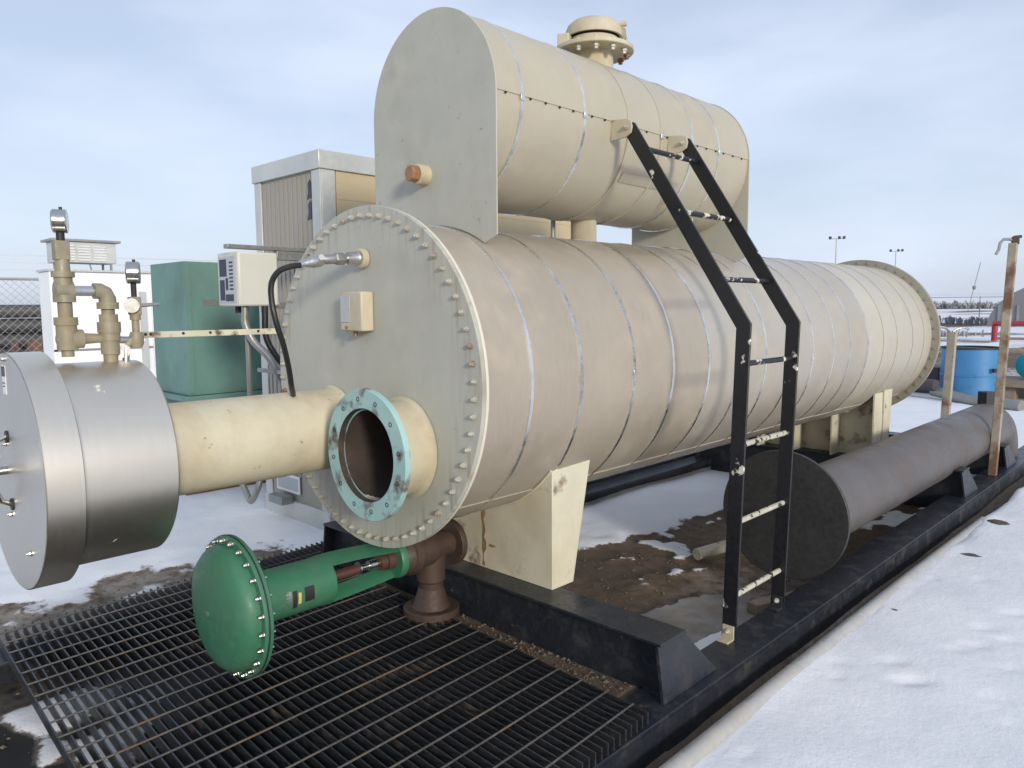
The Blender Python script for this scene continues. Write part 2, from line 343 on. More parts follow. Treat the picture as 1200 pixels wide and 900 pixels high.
# ground at the cabinet foot, right-hand far tracks
trk = sst(.50, .60, fbm(X*.5, Y*2.2, 31))*sst(15, 20, Y)*.6
snow = snow*(1-trk)
Z = GZ+.035*(n_lo-.5)*1.2+.018*(n_mid-.5)+.006*(n_hi-.5)+.028*(snow-.5)*near
Z = np.where(inside, Z-.01, Z)
Z = np.where((X > 1.13) & (Y > -3) & (Y < 6.6) & (X < 6), Z+.012-.05*(1-strip), Z)
Z = np.where((X > 1.3) & near, Z-.014*(n_mid-.5)-.004*(n_hi-.5), Z)
for px, py, r, d in [(1.499, 1.497, .045, .022), (1.614, 1.377, .05, .026), (1.575, 1.34, .05, .015), (1.705, 1.892, .045, .02), (1.687, 2.119, .05, .02), (1.65, 1.786, .04, .016),
                     (1.80, 2.05, .04, .016), (1.75, 2.4, .05, .02), (1.86, 1.75, .04, .013)]:
    a = (X-px)*.8+(Y-py)*.6; b = -(X-px)*.6+(Y-py)*.8
    g = np.exp(-((a/(r*1.1))**2+(b/(r*.6))**2)); Z -= .55*d*g
rp = np.random.default_rng(5)
for k in range(46):
    px, py = rp.uniform(1.32, 2.3), rp.uniform(.3, 4.5); r = rp.uniform(.008, .03); a_ = rp.uniform(0, 3.1); d = rp.uniform(.003, .009)
    a = (X-px)*math.cos(a_)+(Y-py)*math.sin(a_); b = -(X-px)*math.sin(a_)+(Y-py)*math.cos(a_); Z -= d*np.exp(-((a/(r*1.6))**2+(b/r)**2))
Z = np.where(dist > 40, GZ+(n_far-.5)*np.clip((dist-40)*.004, 0, 1.2), Z)
fill = sst(.24, .34, Y+.05*X)*sst(.60, .52, Y)*sst(1.0, .94, X)*sst(-1.15, -1.05, X)
snow = snow*(1-fill)
Z = Z*(1-fill)+fill*(-.012+.02*(n_mid-.5)+.006*(n_hi-.5))
nx, ny = len(gx), len(gy)
me = bpy.data.meshes.new('ground'); vs = np.stack([X.ravel(), Y.ravel(), Z.ravel()], 1)
ii = np.arange((ny-1)*nx).reshape(ny-1, nx)[:, :-1].ravel()
quads = np.stack([ii, ii+1, ii+nx+1, ii+nx], 1)
me.vertices.add(len(vs)); me.vertices.foreach_set('co', vs.ravel())
me.loops.add(quads.size); me.loops.foreach_set('vertex_index', quads.ravel())
me.polygons.add(len(quads)); me.polygons.foreach_set('loop_start', np.arange(0, quads.size, 4)); me.update(calc_edges=True)
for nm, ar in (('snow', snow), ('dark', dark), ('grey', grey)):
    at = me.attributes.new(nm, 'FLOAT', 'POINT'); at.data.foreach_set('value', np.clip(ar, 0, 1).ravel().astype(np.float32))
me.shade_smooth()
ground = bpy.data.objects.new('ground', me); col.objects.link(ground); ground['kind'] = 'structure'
gm = bpy.data.materials.new('snow and dirt'); gm.use_nodes = True; t = gm.node_tree; l = t.links.new; b = t.nodes['Principled BSDF']
geo = N(t, 'ShaderNodeNewGeometry'); pos = geo.outputs['Position']
def noise(s, d=5., r=.6):
    n = N(t, 'ShaderNodeTexNoise', Scale=s, Detail=d, Roughness=r); l(pos, n.inputs['Vector']); return n.outputs['Fac']
def rngf(v, a, b_, c=0., d=1.):
    n = N(t, 'ShaderNodeMapRange'); n.inputs['From Min'].default_value = a; n.inputs['From Max'].default_value = b_; n.inputs['To Min'].default_value = c; n.inputs['To Max'].default_value = d
    l(v, n.inputs['Value']); return n.outputs[0]
def attr(nm):
    a = N(t, 'ShaderNodeAttribute'); a.attribute_name = nm; return a.outputs['Fac']
def math_(op, a, b_):
    n = N(t, 'ShaderNodeMath', operation=op)
    for i, v in enumerate((a, b_)):
        if isinstance(v, (int, float)): n.inputs[i].default_value = v
        else: l(v, n.inputs[i])
    return n.outputs[0]
def mixc(f, a, b_):
    n = N(t, 'ShaderNodeMix', data_type='RGBA')
    l(f, n.inputs['Factor'])
    for k, v in (('A', a), ('B', b_)):
        if isinstance(v, tuple): n.inputs[k].default_value = c4(v)
        else: l(v, n.inputs[k])
    return n.outputs['Result']
fine = noise(14., 6., .65); finer = noise(60., 4., .6); big = noise(2.2)
s_ = math_('ADD', attr('snow'), math_('MULTIPLY', math_('SUBTRACT', fine, .5), 1.0))
smask = rngf(s_, .42, .58)
dirtc = mixc(rngf(fine, .3, .7), (.085, .058, .038), (.19, .14, .095))
dirtc = mixc(rngf(big, .4, .65), dirtc, (.11, .085, .06))
dirtc = mixc(math_('MULTIPLY', attr('grey'), rngf(fine, .35, .6)), dirtc, (.30, .27, .235))
vor = N(t, 'ShaderNodeTexVoronoi', Scale=48.); l(pos, vor.inputs['Vector'])
dirtc = mixc(rngf(vor.outputs['Distance'], .0, .22, .35, 0.), dirtc, (.24, .21, .17))
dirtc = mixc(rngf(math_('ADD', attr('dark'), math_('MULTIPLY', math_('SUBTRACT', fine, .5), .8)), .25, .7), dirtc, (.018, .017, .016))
snowc = mixc(rngf(big, .35, .7), (.75, .765, .785), (.83, .84, .85))
snowc = mixc(rngf(math_('SUBTRACT', attr('grey'), math_('MULTIPLY', finer, .5)), .1, .8, 0., .7), snowc, (.42, .40, .37))
specks = rngf(noise(34., 3., .7), .70, .735)
snowc = mixc(math_('MULTIPLY', specks, .35), snowc, (.25, .2, .16))
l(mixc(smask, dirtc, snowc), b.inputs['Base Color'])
b.inputs['Roughness'].default_value = .85; b.inputs['Specular IOR Level'].default_value = .25
hgt = math_('ADD', math_('MULTIPLY', smask, .4), math_('ADD', math_('MULTIPLY', fine, .35), math_('MULTIPLY', finer, .12)))
bp = N(t, 'ShaderNodeBump', Strength=.42, Distance=.03); l(hgt, bp.inputs['Height']); l(bp.outputs[0], b.inputs['Normal'])
me.materials.append(gm)

# ------------------------------------------------------------------ vessel
ZC, RP, RS, VL = 1.096, .659, .602, 5.14
ves = thing('horizontal_vessel', (0, 0, 0), 'long tan insulated horizontal vessel with bolted round end plate on the black skid', 'vessel')
plate = MB().lathe((0, 0, ZC), (0, 1, 0), [(0, 0), (0, RP-.002), (.002, RP), (.016, RP), (.018, RP-.002), (.018, RS-.03)], 128).build('end_plate', bolt_shade_m, ves)
MB().lathe((0, .0185, ZC), (0, 1, 0), [(0, RS-.03), (0, RP-.001), (.012, RP-.001), (.012, RS-.03)], 128).build('rim_ring', rim_m, ves)
# cut the nozzle opening through the plate
cut = MB().cyl((.237, -.1, .853), (.237, .1, .853), .1685, n=64).build('cutter', plate_m)
bo_ = plate.modifiers.new('hole', 'BOOLEAN'); bo_.operation = 'DIFFERENCE'; bo_.object = cut; bo_.solver = 'EXACT'
bpy.context.view_layer.update()
nm_ = bpy.data.meshes.new_from_object(plate.evaluated_get(bpy.context.evaluated_depsgraph_get()))
plate.modifiers.clear(); plate.data = nm_; bpy.data.objects.remove(cut); nm_.shade_smooth(); nm_.set_sharp_from_angle(angle=R(32))
bme = hexbolt(.0098, .009, .006, .008, .012).mesh('bolt', bolt_m)
for k in range(66):
    a = 2*math.pi*(k+.5)/66
    inst('bolt', bme, (.622*math.cos(a), -.0005, ZC+.622*math.sin(a)), plate, (random.uniform(-.06, .06), random.random(), random.uniform(-.06, .06)), random.uniform(.86, 1.06))
# cladding: one rolled sheet per bay, lapped along a low seam
def rolled(y0, y1, r, zc, seam, mt, parent, name='cladding_panel', n=96, step=.004, taper=0., up=False):
    b = MB(); nr = 6; ys = [y0+(y1-y0)*k/(nr-1) for k in range(nr)]; v = []; f = []
    for k in range(n+1):
        q = seam+(-1 if up else 1)*2*math.pi*k/n; rr = r+step*(k/n)
        ed = [0 if j in (0, nr-1) else 1 for j in range(nr)]
        kk_ = k % n
        for j, y in enumerate(ys):
            dn = .0042*(float(fbm(np.array([kk_*.11+y*1.3]), np.array([y*5.+7]), 40, 3)[0])-.5)*ed[j]*min(1, min(k, n-k)/8)
            v.append(((rr+dn)*math.cos(q), y, zc+(rr+dn)*math.sin(q)))
    # lap edge folded in
    q = seam+(-1 if up else 1)*2*math.pi
    for y in ys: v.append(((r-.002)*math.cos(q), y, zc+(r-.002)*math.sin(q)))
    for k in range(n+1):
        for j in range(nr-1): f.append((nr*k+j, nr*k+j+1, nr*k+nr+j+1, nr*k+nr+j))
    b.add(v, f); return b.build(name, mt, parent, ang=40)
BANDS = [.30, .585, .935, 1.236, 1.55, 1.845, 2.15, 2.45, 2.758, 3.073, 3.345, 3.661, 3.971, 4.259, 4.62, 4.90]
edges = [.0305]+BANDS+[VL-.04]
for i, (a, b_) in enumerate(zip(edges, edges[1:])):
    mt = shell_m if i < 5 else (shell2_m if i < 12 else shell3_m)
    rolled(a, b_, RS-.002+random.uniform(0, .0006), ZC, R(-52)+random.uniform(-.012, .012), mt, ves)
for i, y in enumerate(BANDS):
    wd = .0072 if i < 12 else .005
    mt = strap_m if i < 12 else shell3_m
    s = MB().lathe((0, y-wd, ZC), (0, 1, 0), [(0, RS-.002), (0, RS+.0035), (2*wd, RS+.0035), (2*wd, RS-.002)], 128).build('strap', mt, ves)
    if i in (2, 5, 8):
        a = R(-2+random.uniform(-3, 3))
        MB().obox((math.cos(a)*(RS+.004), y, ZC+math.sin(a)*(RS+.004)), (.004, .02, .02), (0, -a, 0)).build('buckle', strap_m, s, bevel=.001)
rear_m = mat('weathered grey brown flange', (.30, .28, .225), .6, 0, .15, 4)
rf = MB().lathe((0, VL-.04, ZC), (0, 1, 0), [(0, RS-.04), (0, RP), (.045, RP), (.045, 0)], 128).build('rear_flange', rear_m, ves)
rb = MB().cyl((0, 0, 0), (0, -.008, 0), .011, n=8).mesh('bolt', rear_m)
for k in range(48):
    a = 2*math.pi*k/48; inst('bolt', rb, (.632*math.cos(a), VL-.04, ZC+.632*math.sin(a)), rf)
# saddles: curved-top box plates
def saddle_poly(xh, zb, r):
    top = [(x, ZC-math.sqrt(max(r*r-x*x, 1e-4))) for x in np.linspace(xh, -xh, 22)]
    return [(-xh, zb), (xh, zb)]+top
sad = MB().prism(saddle_poly(.47, .2155, RS+.004), lambda a, b, t: (a, t, b), .559, .571).build('saddle_plate', cream_rust_m, ves, bevel=.002)
for sx in (1, -1):
    zt = ZC-math.sqrt((RS+.003)**2-.47**2)
    x0, x1 = (.458*sx, .470*sx)
    MB().prism([(.5712, .2155), (.695, .2155), (.805, zt+.006), (.5712, zt-.004)], lambda a, b, t: (t, a, b), min(x0, x1), max(x0, x1)).build('saddle_side', cream_rust_m, ves, bevel=.002)
MB().prism(saddle_poly(.457, .2155, RS+.004), lambda a, b, t: (a, t, b), .683, .694).build('saddle_plate', cream_rust_m, ves)
MB().prism(saddle_poly(.46, .195, RS+.004), lambda a, b, t: (a, t, b), 4.42, 4.432).build('saddle_plate', cream_rust_m, ves)
for xr in (-.46, -.15, .15, .46):
    zt = ZC-math.sqrt((RS+.004)**2-xr*xr); y0 = 4.25
    MB().prism([(y0, .1955), (4.419, .1955), (4.419, zt), (y0, zt)], lambda a, b, t: (t, a, b), xr-.006, xr+.006).build('saddle_rib', cream_rust_m, ves)
for s in (1, -1):
    x0, x1 = sorted((.4605*s, .472*s)); zt = ZC-math.sqrt((RS+.004)**2-.47**2)
    MB().prism([(4.44, .1955), (4.56, .1955), (4.62, zt), (4.44, zt)], lambda a, b, t: (t, a, b), x0, x1).build('saddle_side', cream_rust_m, ves)
for x0, x1, z0, z1, sd_ in ((.060, .076, .225, .49, 1), (.105, .135, .318, .332, 2)):
    rj = random.Random(sd_); n = 10
    Lp = [(x0+rj.uniform(-.006, .006), z0+(z1-z0)*k/n) for k in range(n+1)]; Rp_ = [(x1+rj.uniform(-.009, .009), z0+(z1-z0)*k/n) for k in range(n, -1, -1)]
    MB().prism(Lp+Rp_, lambda a, b, t: (a, t, b), .5572, .5588).build('rust_scab', scab_m, sad)
wb = [(x, .553, ZC-math.sqrt((RS+.004)**2-x*x)) for x in np.linspace(-.47, .47, 60)]
MB().tube([(x, y+random.uniform(-.0012, .0012), z+random.uniform(-.0012, .0012)) for x, y, z in wb], .006, 6).build('weld_bead', cream_rust_m, ves)
# open nozzle with pale blue flange
NX, NZ = .237, .853
noz = MB().lathe((NX, -.003, NZ+.004), (0, -1, 0), [(-.0, .19), (.004, .182), (.012, .1755), (.15, .1755), (.15, .168), (.0, .168)], 64).build('nozzle_pipe', cream_m, ves)
fl = MB(); NB = 12
fl.lathe((NX, -.153, NZ), (0, -1, 0), [(0, .158), (0, .233), (.003, .236), (.021, .236), (.024, .233), (.024, .168), (.021, .165), (0, .165)], 96)
flo = fl.build('nozzle_flange', blue_m, ves)
hme = MB().lathe((0, 0, 0), (0, -1, 0), [(0, .0085), (.0012, .0085), (.0012, .006), (-.02, .006), (-.02, 0)], 12).mesh('bolt_hole', dark_m)
for k in range(NB):
    a = 2*math.pi*(k+.3)/NB; inst('bolt_hole', hme, (NX+.2*math.cos(a), -.1771, NZ+.2*math.sin(a)), flo)
MB().lathe((NX, -.1775, NZ), (0, 1, 0), [(0, .166), (.002, .1645), (.5, .16), (1.2, .15), (1.2, 0)], 64).build('nozzle_bore', bore_m, ves)
# upper fittings on the end plate
wellp = MB().lathe((.013, -.003, 1.557), (0, -1, 0), [(0, .038), (.02, .038), (.024, .034), (.024, 0)], 32).build('thermowell_boss', cream_m, ves)

# burner: cream pipe with stainless drum
BX, BZ = -.237, .880
bur = thing('burner_assembly', (BX, 0, BZ), 'cream burner pipe ending in a round brushed stainless housing at the left', 'burner')
MB().lathe((BX, -.003, BZ), (0, -1, 0), [(0, .176), (.006, .168), (.014, .163), (.765, .163), (.765, 0)], 64).build('burner_pipe', cream_m, bur)
MB().lathe((BX, -.756, BZ), (0, -1, 0), [(0, .163), (.0, .316), (.006, .322), (.284, .322)], 96).build('housing_drum', ss_m, bur)
cap = MB().lathe((BX, -1.036, BZ), (0, -1, 0), [(-.002, .322), (-.002, .359), (.0, .361), (.096, .361), (.098, .359), (.098, 0)], 96).build('housing_cover', ssface_m, bur)
rimb = MB().lathe((BX, -1.0365, BZ), (0, -1, 0), [(0, .3625), (.0945, .3625)], 96).build('cover_band', ss_m, bur)
Yf = -1.1342
MB().box(-.262, -.222, Yf-.0015, Yf, 1.118, 1.205).build('sticker', white_m, cap, label='small white sticker with a dark blue head on the stainless cover')
MB().box(-.260, -.224, Yf-.003, Yf-.0016, 1.172, 1.202).build('sticker_print', navy_m, cap)
MB().box(-.256, -.230, Yf-.003, Yf-.0016, 1.150, 1.153).build('sticker_print', navy_m, cap)
MB().box(-.256, -.236, Yf-.003, Yf-.0016, 1.140, 1.143).build('sticker_print', navy_m, cap)
hb = MB().tube([(-.262, Yf, .985), (-.262, Yf-.028, .975), (-.246, Yf-.045, .93), (-.240, Yf-.048, .88), (-.243, Yf-.045, .83), (-.256, Yf-.028, .79), (-.256, Yf, .775)], .008, 10).build('handle', steel_m, bur)
MB().lathe((-.262, Yf, .985), (0, -1, 0), [(0, .019), (.004, .019), (.004, 0)], 16).build('handle_pad', dark_m, hb)
MB().lathe((-.256, Yf, .775), (0, -1, 0), [(0, .019), (.004, .019), (.004, 0)], 16).build('handle_pad', dark_m, hb)
MB().cyl((-.30, Yf, .875), (-.30, Yf-.12, .875), .013, n=16).build('latch_rod', steel_m, bur)
MB().cyl((-.30, Yf-.12, .875), (-.30, Yf-.135, .875), .018, n=6).build('latch_nut', steel_m, bur)
sm = hexbolt(.006, .005, .003, .006, .008).mesh('cover_screw', steel_m)
for x, z in [(-.075, .66), (-.23, 1.225), (-.42, .9), (-.275, .74), (-.285, .96)]: inst('cover_screw', sm, (x, Yf, z), cap)

# gauge manifold standing on the housing drum
gm_ = thing('gauge_manifold', (-.22, -.84, 1.2), 'tan pipe manifold with gauge and riser on top of the stainless drum', 'pipework')
xm = -.235
def fit_(o, d, prof, n=20): return MB().lathe(o, d, prof, n)
fit_((xm, -.835, 1.195), (0, 0, 1), [(0, .022), (.03, .022), (.03, .028), (.075, .028), (.075, .032), (.10, .032), (.10, .035), (.135, .035), (.135, .028), (.16, .028), (.16, .02), (.19, .02)], 24).build('riser', brass_m, gm_)
MB().tube([(xm, -.835, 1.38), (xm, -.835, 1.405), (xm, -.842, 1.422), (xm, -.858, 1.43), (xm, -.875, 1.43)], .026, 16).build('elbow', brass_m, gm_)
MB().lathe((xm, -.835, 1.372), (0, 0, 1), [(0, .02), (0, .033), (.022, .033), (.022, .02)], 20).build('elbow_collar', brass_m, gm_)
MB().cyl((xm, -.872, 1.43), (xm, -.945, 1.43), .0165, n=16).build('crossover_pipe', steel_m, gm_)
lr = fit_((xm, -.96, 1.222), (0, 0, 1), [(0, 0), (0, .018), (.022, .018), (.022, .03), (.10, .03), (.10, .034), (.125, .034), (.125, .021), (.172, .021), (.172, .032), (.195, .032), (.195, .026), (.25, .026), (.25, .033), (.268, .033), (.268, .022), (.31, .02)], 24).build('riser', brass_m, gm_)
MB().lathe((xm, -.985, 1.43), (0, 1, 0), [(0, 0), (0, .03), (.05, .03), (.05, 0)], 20).build('tee_branch', brass_m, gm_)
MB().lathe((xm, -.95, 1.278), (0, 1, 0), [(-.04, 0), (-.04, .014), (.0, .014), (.0, .03), (.035, .03), (.035, .018), (.1, .014), (.1, 0)], 20).build('tee_branch', brass_m, gm_)
MB().box(xm-.02, xm+.02, -.982, -.94, 1.525, 1.585).build('gauge_block', brass_m, gm_, bevel=.003)
MB().cyl((xm, -.96, 1.585), (xm, -.96, 1.61), .012, n=12).build('gauge_stem', dark_m, gm_)
def gauge(y, z, par, stem=True):
    g = MB().lathe((xm, y, z), (-.42, -1, .0), [(-.022, 0), (-.022, .034), (-.018, .037), (.016, .037), (.02, .034), (.02, .031), (.014, .031)], 32).build('gauge', gauge_m, par)
    MB().lathe(Vector((xm, y, z))+Vector((-.42, -1, 0)).normalized()*.0125, (-.42, -1, 0), [(0, 0), (0, .031)], 32).build('dial', gface_m, g)
    MB().cyl((xm, y+.005, z+.036), (xm, y+.005, z+.044), .005, n=8).build('vent_plug', dark_m, g)
gauge(-.96, 1.645, gm_)
g2 = thing('pressure_gauge_stand', (-.235, -.765, 1.2), 'small gauge on a thin valve stand beside the tan manifold riser', 'gauge')
yq = -.752
MB().cyl((xm, -.79, 1.19), (xm, -.785, 1.25), .011, n=12).build('stand_pipe', steel_m, g2)
MB().lathe((xm, yq, 1.245), (0, 0, 1), [(0, 0), (0, .018), (.015, .023), (.035, .023), (.05, .018), (.05, .012), (.09, .012), (.09, .017), (.11, .017), (.11, 0)], 20).build('valve_body', brass_m, g2)
MB().tube([(xm, -.785, 1.25), (xm, -.77, 1.268), (xm, yq, 1.27)], .014, 12).build('elbow', brass_m, g2)
MB().box(xm-.017, xm+.017, yq-.017, yq+.017, 1.352, 1.412).build('valve_block', brass_m, g2, bevel=.003)
MB().lathe((xm+.015, yq-.012, 1.383), (1, -.5, 0), [(0, 0), (0, .01), (.012, .01), (.012, .024), (.018, .024), (.018, 0)], 20).build('valve_wheel', strut_m, g2)
MB().cyl((xm+.01, yq+.01, 1.383), (xm+.01, yq+.075, 1.388), .0065, n=10).build('bleed_pipe', strut_m, g2)
MB().cyl((xm, yq, 1.412), (xm, yq, 1.455), .009, n=10).build('gauge_stem', dark_m, g2)
gauge(yq, 1.492, g2)
MB().lathe((xm, yq-.045, 1.235), (1, -.4, 0), [(0, 0), (0, .024), (.006, .024), (.006, 0)], 20).build('valve_wheel', strut_m, g2)
MB().cyl((xm, -.93, 1.278), (xm, -.76, 1.268), .012, n=12).build('link_pipe', strut_m, g2)

# rail from the manifold to the end plate
rl = thing('support_rail', (-.63, -.3, 1.272), 'thin cream perforated rail with rust spots running from gauges to end plate', 'rail')
MB().prism([(-.02, -.012), (.0, -.012), (.0, .012), (-.003, .012), (-.003, -.009), (-.02, -.009)], lambda a, b, t: (-.615+a, t, 1.272+b), -.62, -.021).build('angle_bar', rail_m, rl)
MB().cyl((xm, -.735, 1.268), (-.61, -.62, 1.272), .009, n=10).build('rail_arm', steel_m, rl)
hm = MB().lathe((0, 0, 0), (1, 0, 0), [(0, 0), (.0006, .006), (-.0005, .006)], 10).mesh('rail_hole', bore_m)
for y in (-.60, -.585, -.565, -.44, -.33, -.12): inst('rail_hole', hm, (-.6145, y, 1.274), rl)
MB().cyl((-.64, -.021, 1.272), (-.60, -.021, 1.272), .012, n=6).build('rail_bolt', brass_m, rl)

# temperature probe, cable and thermostat on the end plate
tp = thing('temperature_probe', (.013, -.03, 1.557), 'stainless probe head screwed into the upper end plate with a black cable fitting', 'probe')
MB().lathe((.013, -.027, 1.557), (-.05, -1, -.06), [(0, .026), (.006, .027), (.012, .024), (.055, .024), (.055, .018), (.062, .018)], 32).build('probe_collar', steel_m, tp)
MB().lathe((.010, -.088, 1.553), (-.05, -1, -.06), [(0, .02), (.006, .024), (.035, .024), (.04, .02)], 6).build('hex_body', strut_m, tp)
MB().lathe((.008, -.126, 1.551), (-.05, -1, -.08), [(0, .018), (.05, .018), (.055, .015)], 20).build('neck', strut_m, tp)
hd = MB().lathe((.005, -.178, 1.546), (-.08, -1, -.22), [(0, 0), (0, .018), (.01, .023), (.04, .023), (.075, .013), (.09, .013), (.09, 0)], 20).build('conduit_body', steel_m, tp)
MB().lathe((.026, -.195, 1.552), (1, -.3, .25), [(0, .012), (.006, .011), (.006, 0)], 12).build('cover_plate', greyp_m, hd)
tag(MB().tube(smooth([(-.003, -.262, 1.524), (-.01, -.30, 1.518), (-.03, -.335, 1.50), (-.05, -.352, 1.46), (-.055, -.352, 1.40), (-.05, -.34, 1.32), (-.06, -.31, 1.24), (-.09, -.275, 1.15), (-.12, -.25, 1.08), (-.20, -.2, 1.03), (-.33, -.15, .98), (-.44, -.12, .90), (-.50, -.1, .7)]), .0105, 10).build('probe_cable', cable_m), 'thick black cable looping down from the temperature probe beside the end plate', 'cable')
th = thing('thermostat_box', (-.02, 0, 1.355), 'small cream thermostat box with a clear window on the end plate', 'box')
MB().box(-.075, .068, -.058, -.001, 1.283, 1.432).build('housing', cream_m, th, bevel=.006)
MB().box(-.068, -.005, -.0605, -.0583, 1.316, 1.418).build('window', greyp_m, th, bevel=.0008)
MB().box(-.062, -.012, -.062, -.0607, 1.372, 1.374).build('window_bar', offwhite_m, th)
MB().cyl((-.03, -.062, 1.297), (-.03, -.055, 1.297), .006, n=10).build('screw', copper_m, th)
MB().cyl((-.015, -.03, 1.262), (-.015, -.03, 1.283), .009, n=12).build('cable_gland', copper_m, th)
MB().obox((-.045, -.045, 1.262), (.022, .002, .036), (0, .2, 0)).build('tag_plate', strut_m, th, bevel=.0005)

# ------------------------------------------------------------------ upper tank
UZ, UR, U0, U1 = 2.172, .378, .350, 2.33
ut = thing('upper_tank', (0, .35, 1.7), 'cream clad upper expansion tank with flat round-topped end plates above the long vessel', 'tank')
def dpoly(rp, n=40):
    pts = [(rp*math.cos(a), UZ+rp*math.sin(a)) for a in np.linspace(0, math.pi, n)]
    arc = [(x, ZC+math.sqrt((RS+.006)**2-x*x)) for x in np.linspace(-.315, .315, 16)]
    return pts+[(-rp, 1.645)]+arc+[(rp, 1.645)]
MB().prism(dpoly(UR+.006), lambda a, b, t: (a, t, b), U0-.006, U0).build('end_plate', plate_m, ut, bevel=.0015)
MB().prism(dpoly(UR+.006), lambda a, b, t: (a, t, b), U1, U1+.006).build('end_plate', plate_m, ut, bevel=.0015)
UB = [.489, .875, 1.19, 1.455, 1.735, 2.0]
ue = [U0+.0005]+UB+[U1-.0005]
scr = MB().lathe((0, 0, 0), (1, 0, 0), [(0, .0055), (.004, .0045), (.004, 0)], 8).mesh('screw', dark_m)
for a, b_ in zip(ue, ue[1:]):
    pn = rolled(a, b_-.0012, UR-.003+random.uniform(0, .001), UZ, R(1.2), tank_m, ut, n=80, step=.004, up=True)
    k = a+.05
    while k < b_-.02:
        inst('screw', scr, (UR+.0002, k, UZ+.004+random.uniform(-.001, .001)), pn); k += .095+random.uniform(-.01, .01)
for i, y in enumerate(UB):
    s = MB().lathe((0, y-.006, UZ), (0, 1, 0), [(0, UR-.002), (0, UR+.0035), (.012, UR+.0035), (.012, UR-.002)], 96).build('strap', strap_m if i < 2 or i > 3 else tank_m, ut)
    MB().box(UR+.003, UR+.009, y-.010, y+.010, UZ-.012, UZ+.016).build('buckle', strap_m, s, bevel=.001)
pl = MB().lathe((-.033, U0-.006, 1.912), (0, -1, 0), [(0, .042), (.045, .042), (.05, .036), (.05, 0)], 28).build('coupling', cream_m, ut)
MB().lathe((-.033, U0-.056, 1.912), (0, -1, 0), [(0, .033), (.03, .033), (.036, .028), (.036, 0)], 8).build('plug', copper_m, pl)
MB().cyl((0, 1.34, 1.690), (0, 1.34, 1.81), .065, n=32).build('connecting_neck', cream_m, ut)
MB().cyl((-.1, 1.22, 1.66), (-.1, 1.22, 1.83), .012, n=10).build('drain_pipe', conduit_m, ut)
def web(y0, y1):
    arc = [(x, ZC+math.sqrt((RS+.006)**2-x*x)) for x in np.linspace(-.2, .2, 12)]
    arc2 = [(x, UZ-math.sqrt((UR-.012)**2-x*x)) for x in np.linspace(.2, -.2, 12)]
    MB().prism(arc+arc2, lambda a, b, t: (a, t, b), y0, y1).build('web_plate', plate_m, ut)
web(2.04, 2.052)
MB().box(-.004, .004, 2.0525, 2.329, 1.705, 1.806).build('web_plate', plate_m, ut)
# painted-over patch on the cladding
v = []; n = 6
for k in range(n+1):
    q = R(-37+7.5*k/n); rr = UR+.0022
    for y in (1.215+.04*(n-k)/n*0, 1.69): v.append((rr*math.cos(q), y, UZ+rr*math.sin(q)))
MB().add(v, [(2*k, 2*k+1, 2*k+3, 2*k+2) for k in range(n)]).build('paint_patch', patch_m, ut)
# hatch on top
HY = 1.415
ht = thing('thief_hatch', (0, HY, 2.54), 'cream domed hatch with a bolted flange on top of the upper tank', 'hatch')
MB().cyl((0, HY, 2.53), (0, HY, 2.628), .098, n=40).build('neck', cream_m, ht)
hf = MB().lathe((0, HY, 2.628), (0, 0, 1), [(0, .09), (0, .197), (.003, .2), (.018, .2), (.021, .197), (.021, 0)], 64).build('flange', cream_m, ht)
hbm = MB().lathe((0, 0, -.026), (0, 0, 1), [(0, 0), (0, .011), (.012, .011), (.012, .016), (.026, .016), (.026, .0), (.047, .0), (.047, .012), (.058, .012), (.058, 0)], 6).mesh('bolt', bolt_m)
for k in range(12):
    a = 2*math.pi*(k+.4)/12; inst('bolt', hbm, (.165*math.cos(a), HY+.165*math.sin(a), 2.628), hf)
MB().cyl((0, HY, 2.649), (0, HY, 2.69), .125, n=40).build('hatch_base', cream_m, ht)
MB().lathe((0, HY, 2.690), (0, 0, 1), [(0, .118), (.012, .118), (.012, .0)], 40).build('gasket', dark_m, ht)
MB().lathe((0, HY, 2.700), (0, 0, 1), [(0, .13), (.0, .142), (.03, .142), (.055, .132), (.075, .11), (.086, .07), (.09, 0)], 48).build('lid', cream_m, ht)
for dy in (-.02, .02):
    MB().prism([(0, 0), (.03, -.01), (.05, .03), (.042, .075), (.015, .095), (-.012, .08)], lambda a, b, t: (.06+a*.45, HY+.142+a*.9-.02, 2.695+b), 0, .001).build('hinge_ear', cream_m, ht) if dy < 0 else None
MB().beam((.045, HY+.12, 2.69), (.052, HY+.14, 2.80), .028, .035).build('latch_arm', cream_m, ht, bevel=.006)
MB().cyl((.05, HY+.135, 2.795), (.085, HY+.16, 2.795), .014, n=10).build('latch_knob', cream_m, ht)
MB().cyl((.085, HY+.150, 2.69), (.092, HY+.157, 2.69), .03, n=24).build('latch_weight', greyp_m, ht)
MB().obox((-.06, HY-.155, 2.67), (.06, .05, .06), (0, 0, .4)).build('hinge_lug', cream_m, ht, bevel=.006)

# ------------------------------------------------------------------ skid frame
sk = thing('skid_frame', (0, 2.6, -.1), 'black painted steel skid frame carrying the vessel', 'skid')
def ibeam(x0, x1, y0, y1, name='main_beam'):
    xm_ = (x0+x1)/2; b = MB()
    prof = [(x0, -.2), (x1, -.2), (x1, -.185), (xm_+.006, -.185), (xm_+.006, -.014), (x1, -.014), (x1, 0), (x0, 0), (x0, -.014), (xm_-.006, -.014), (xm_-.006, -.185), (x0, -.185)]
    b.prism(prof, lambda a, c, t: (a, t, c), y0, y1); return b.build(name, black_m, sk, bevel=.002)
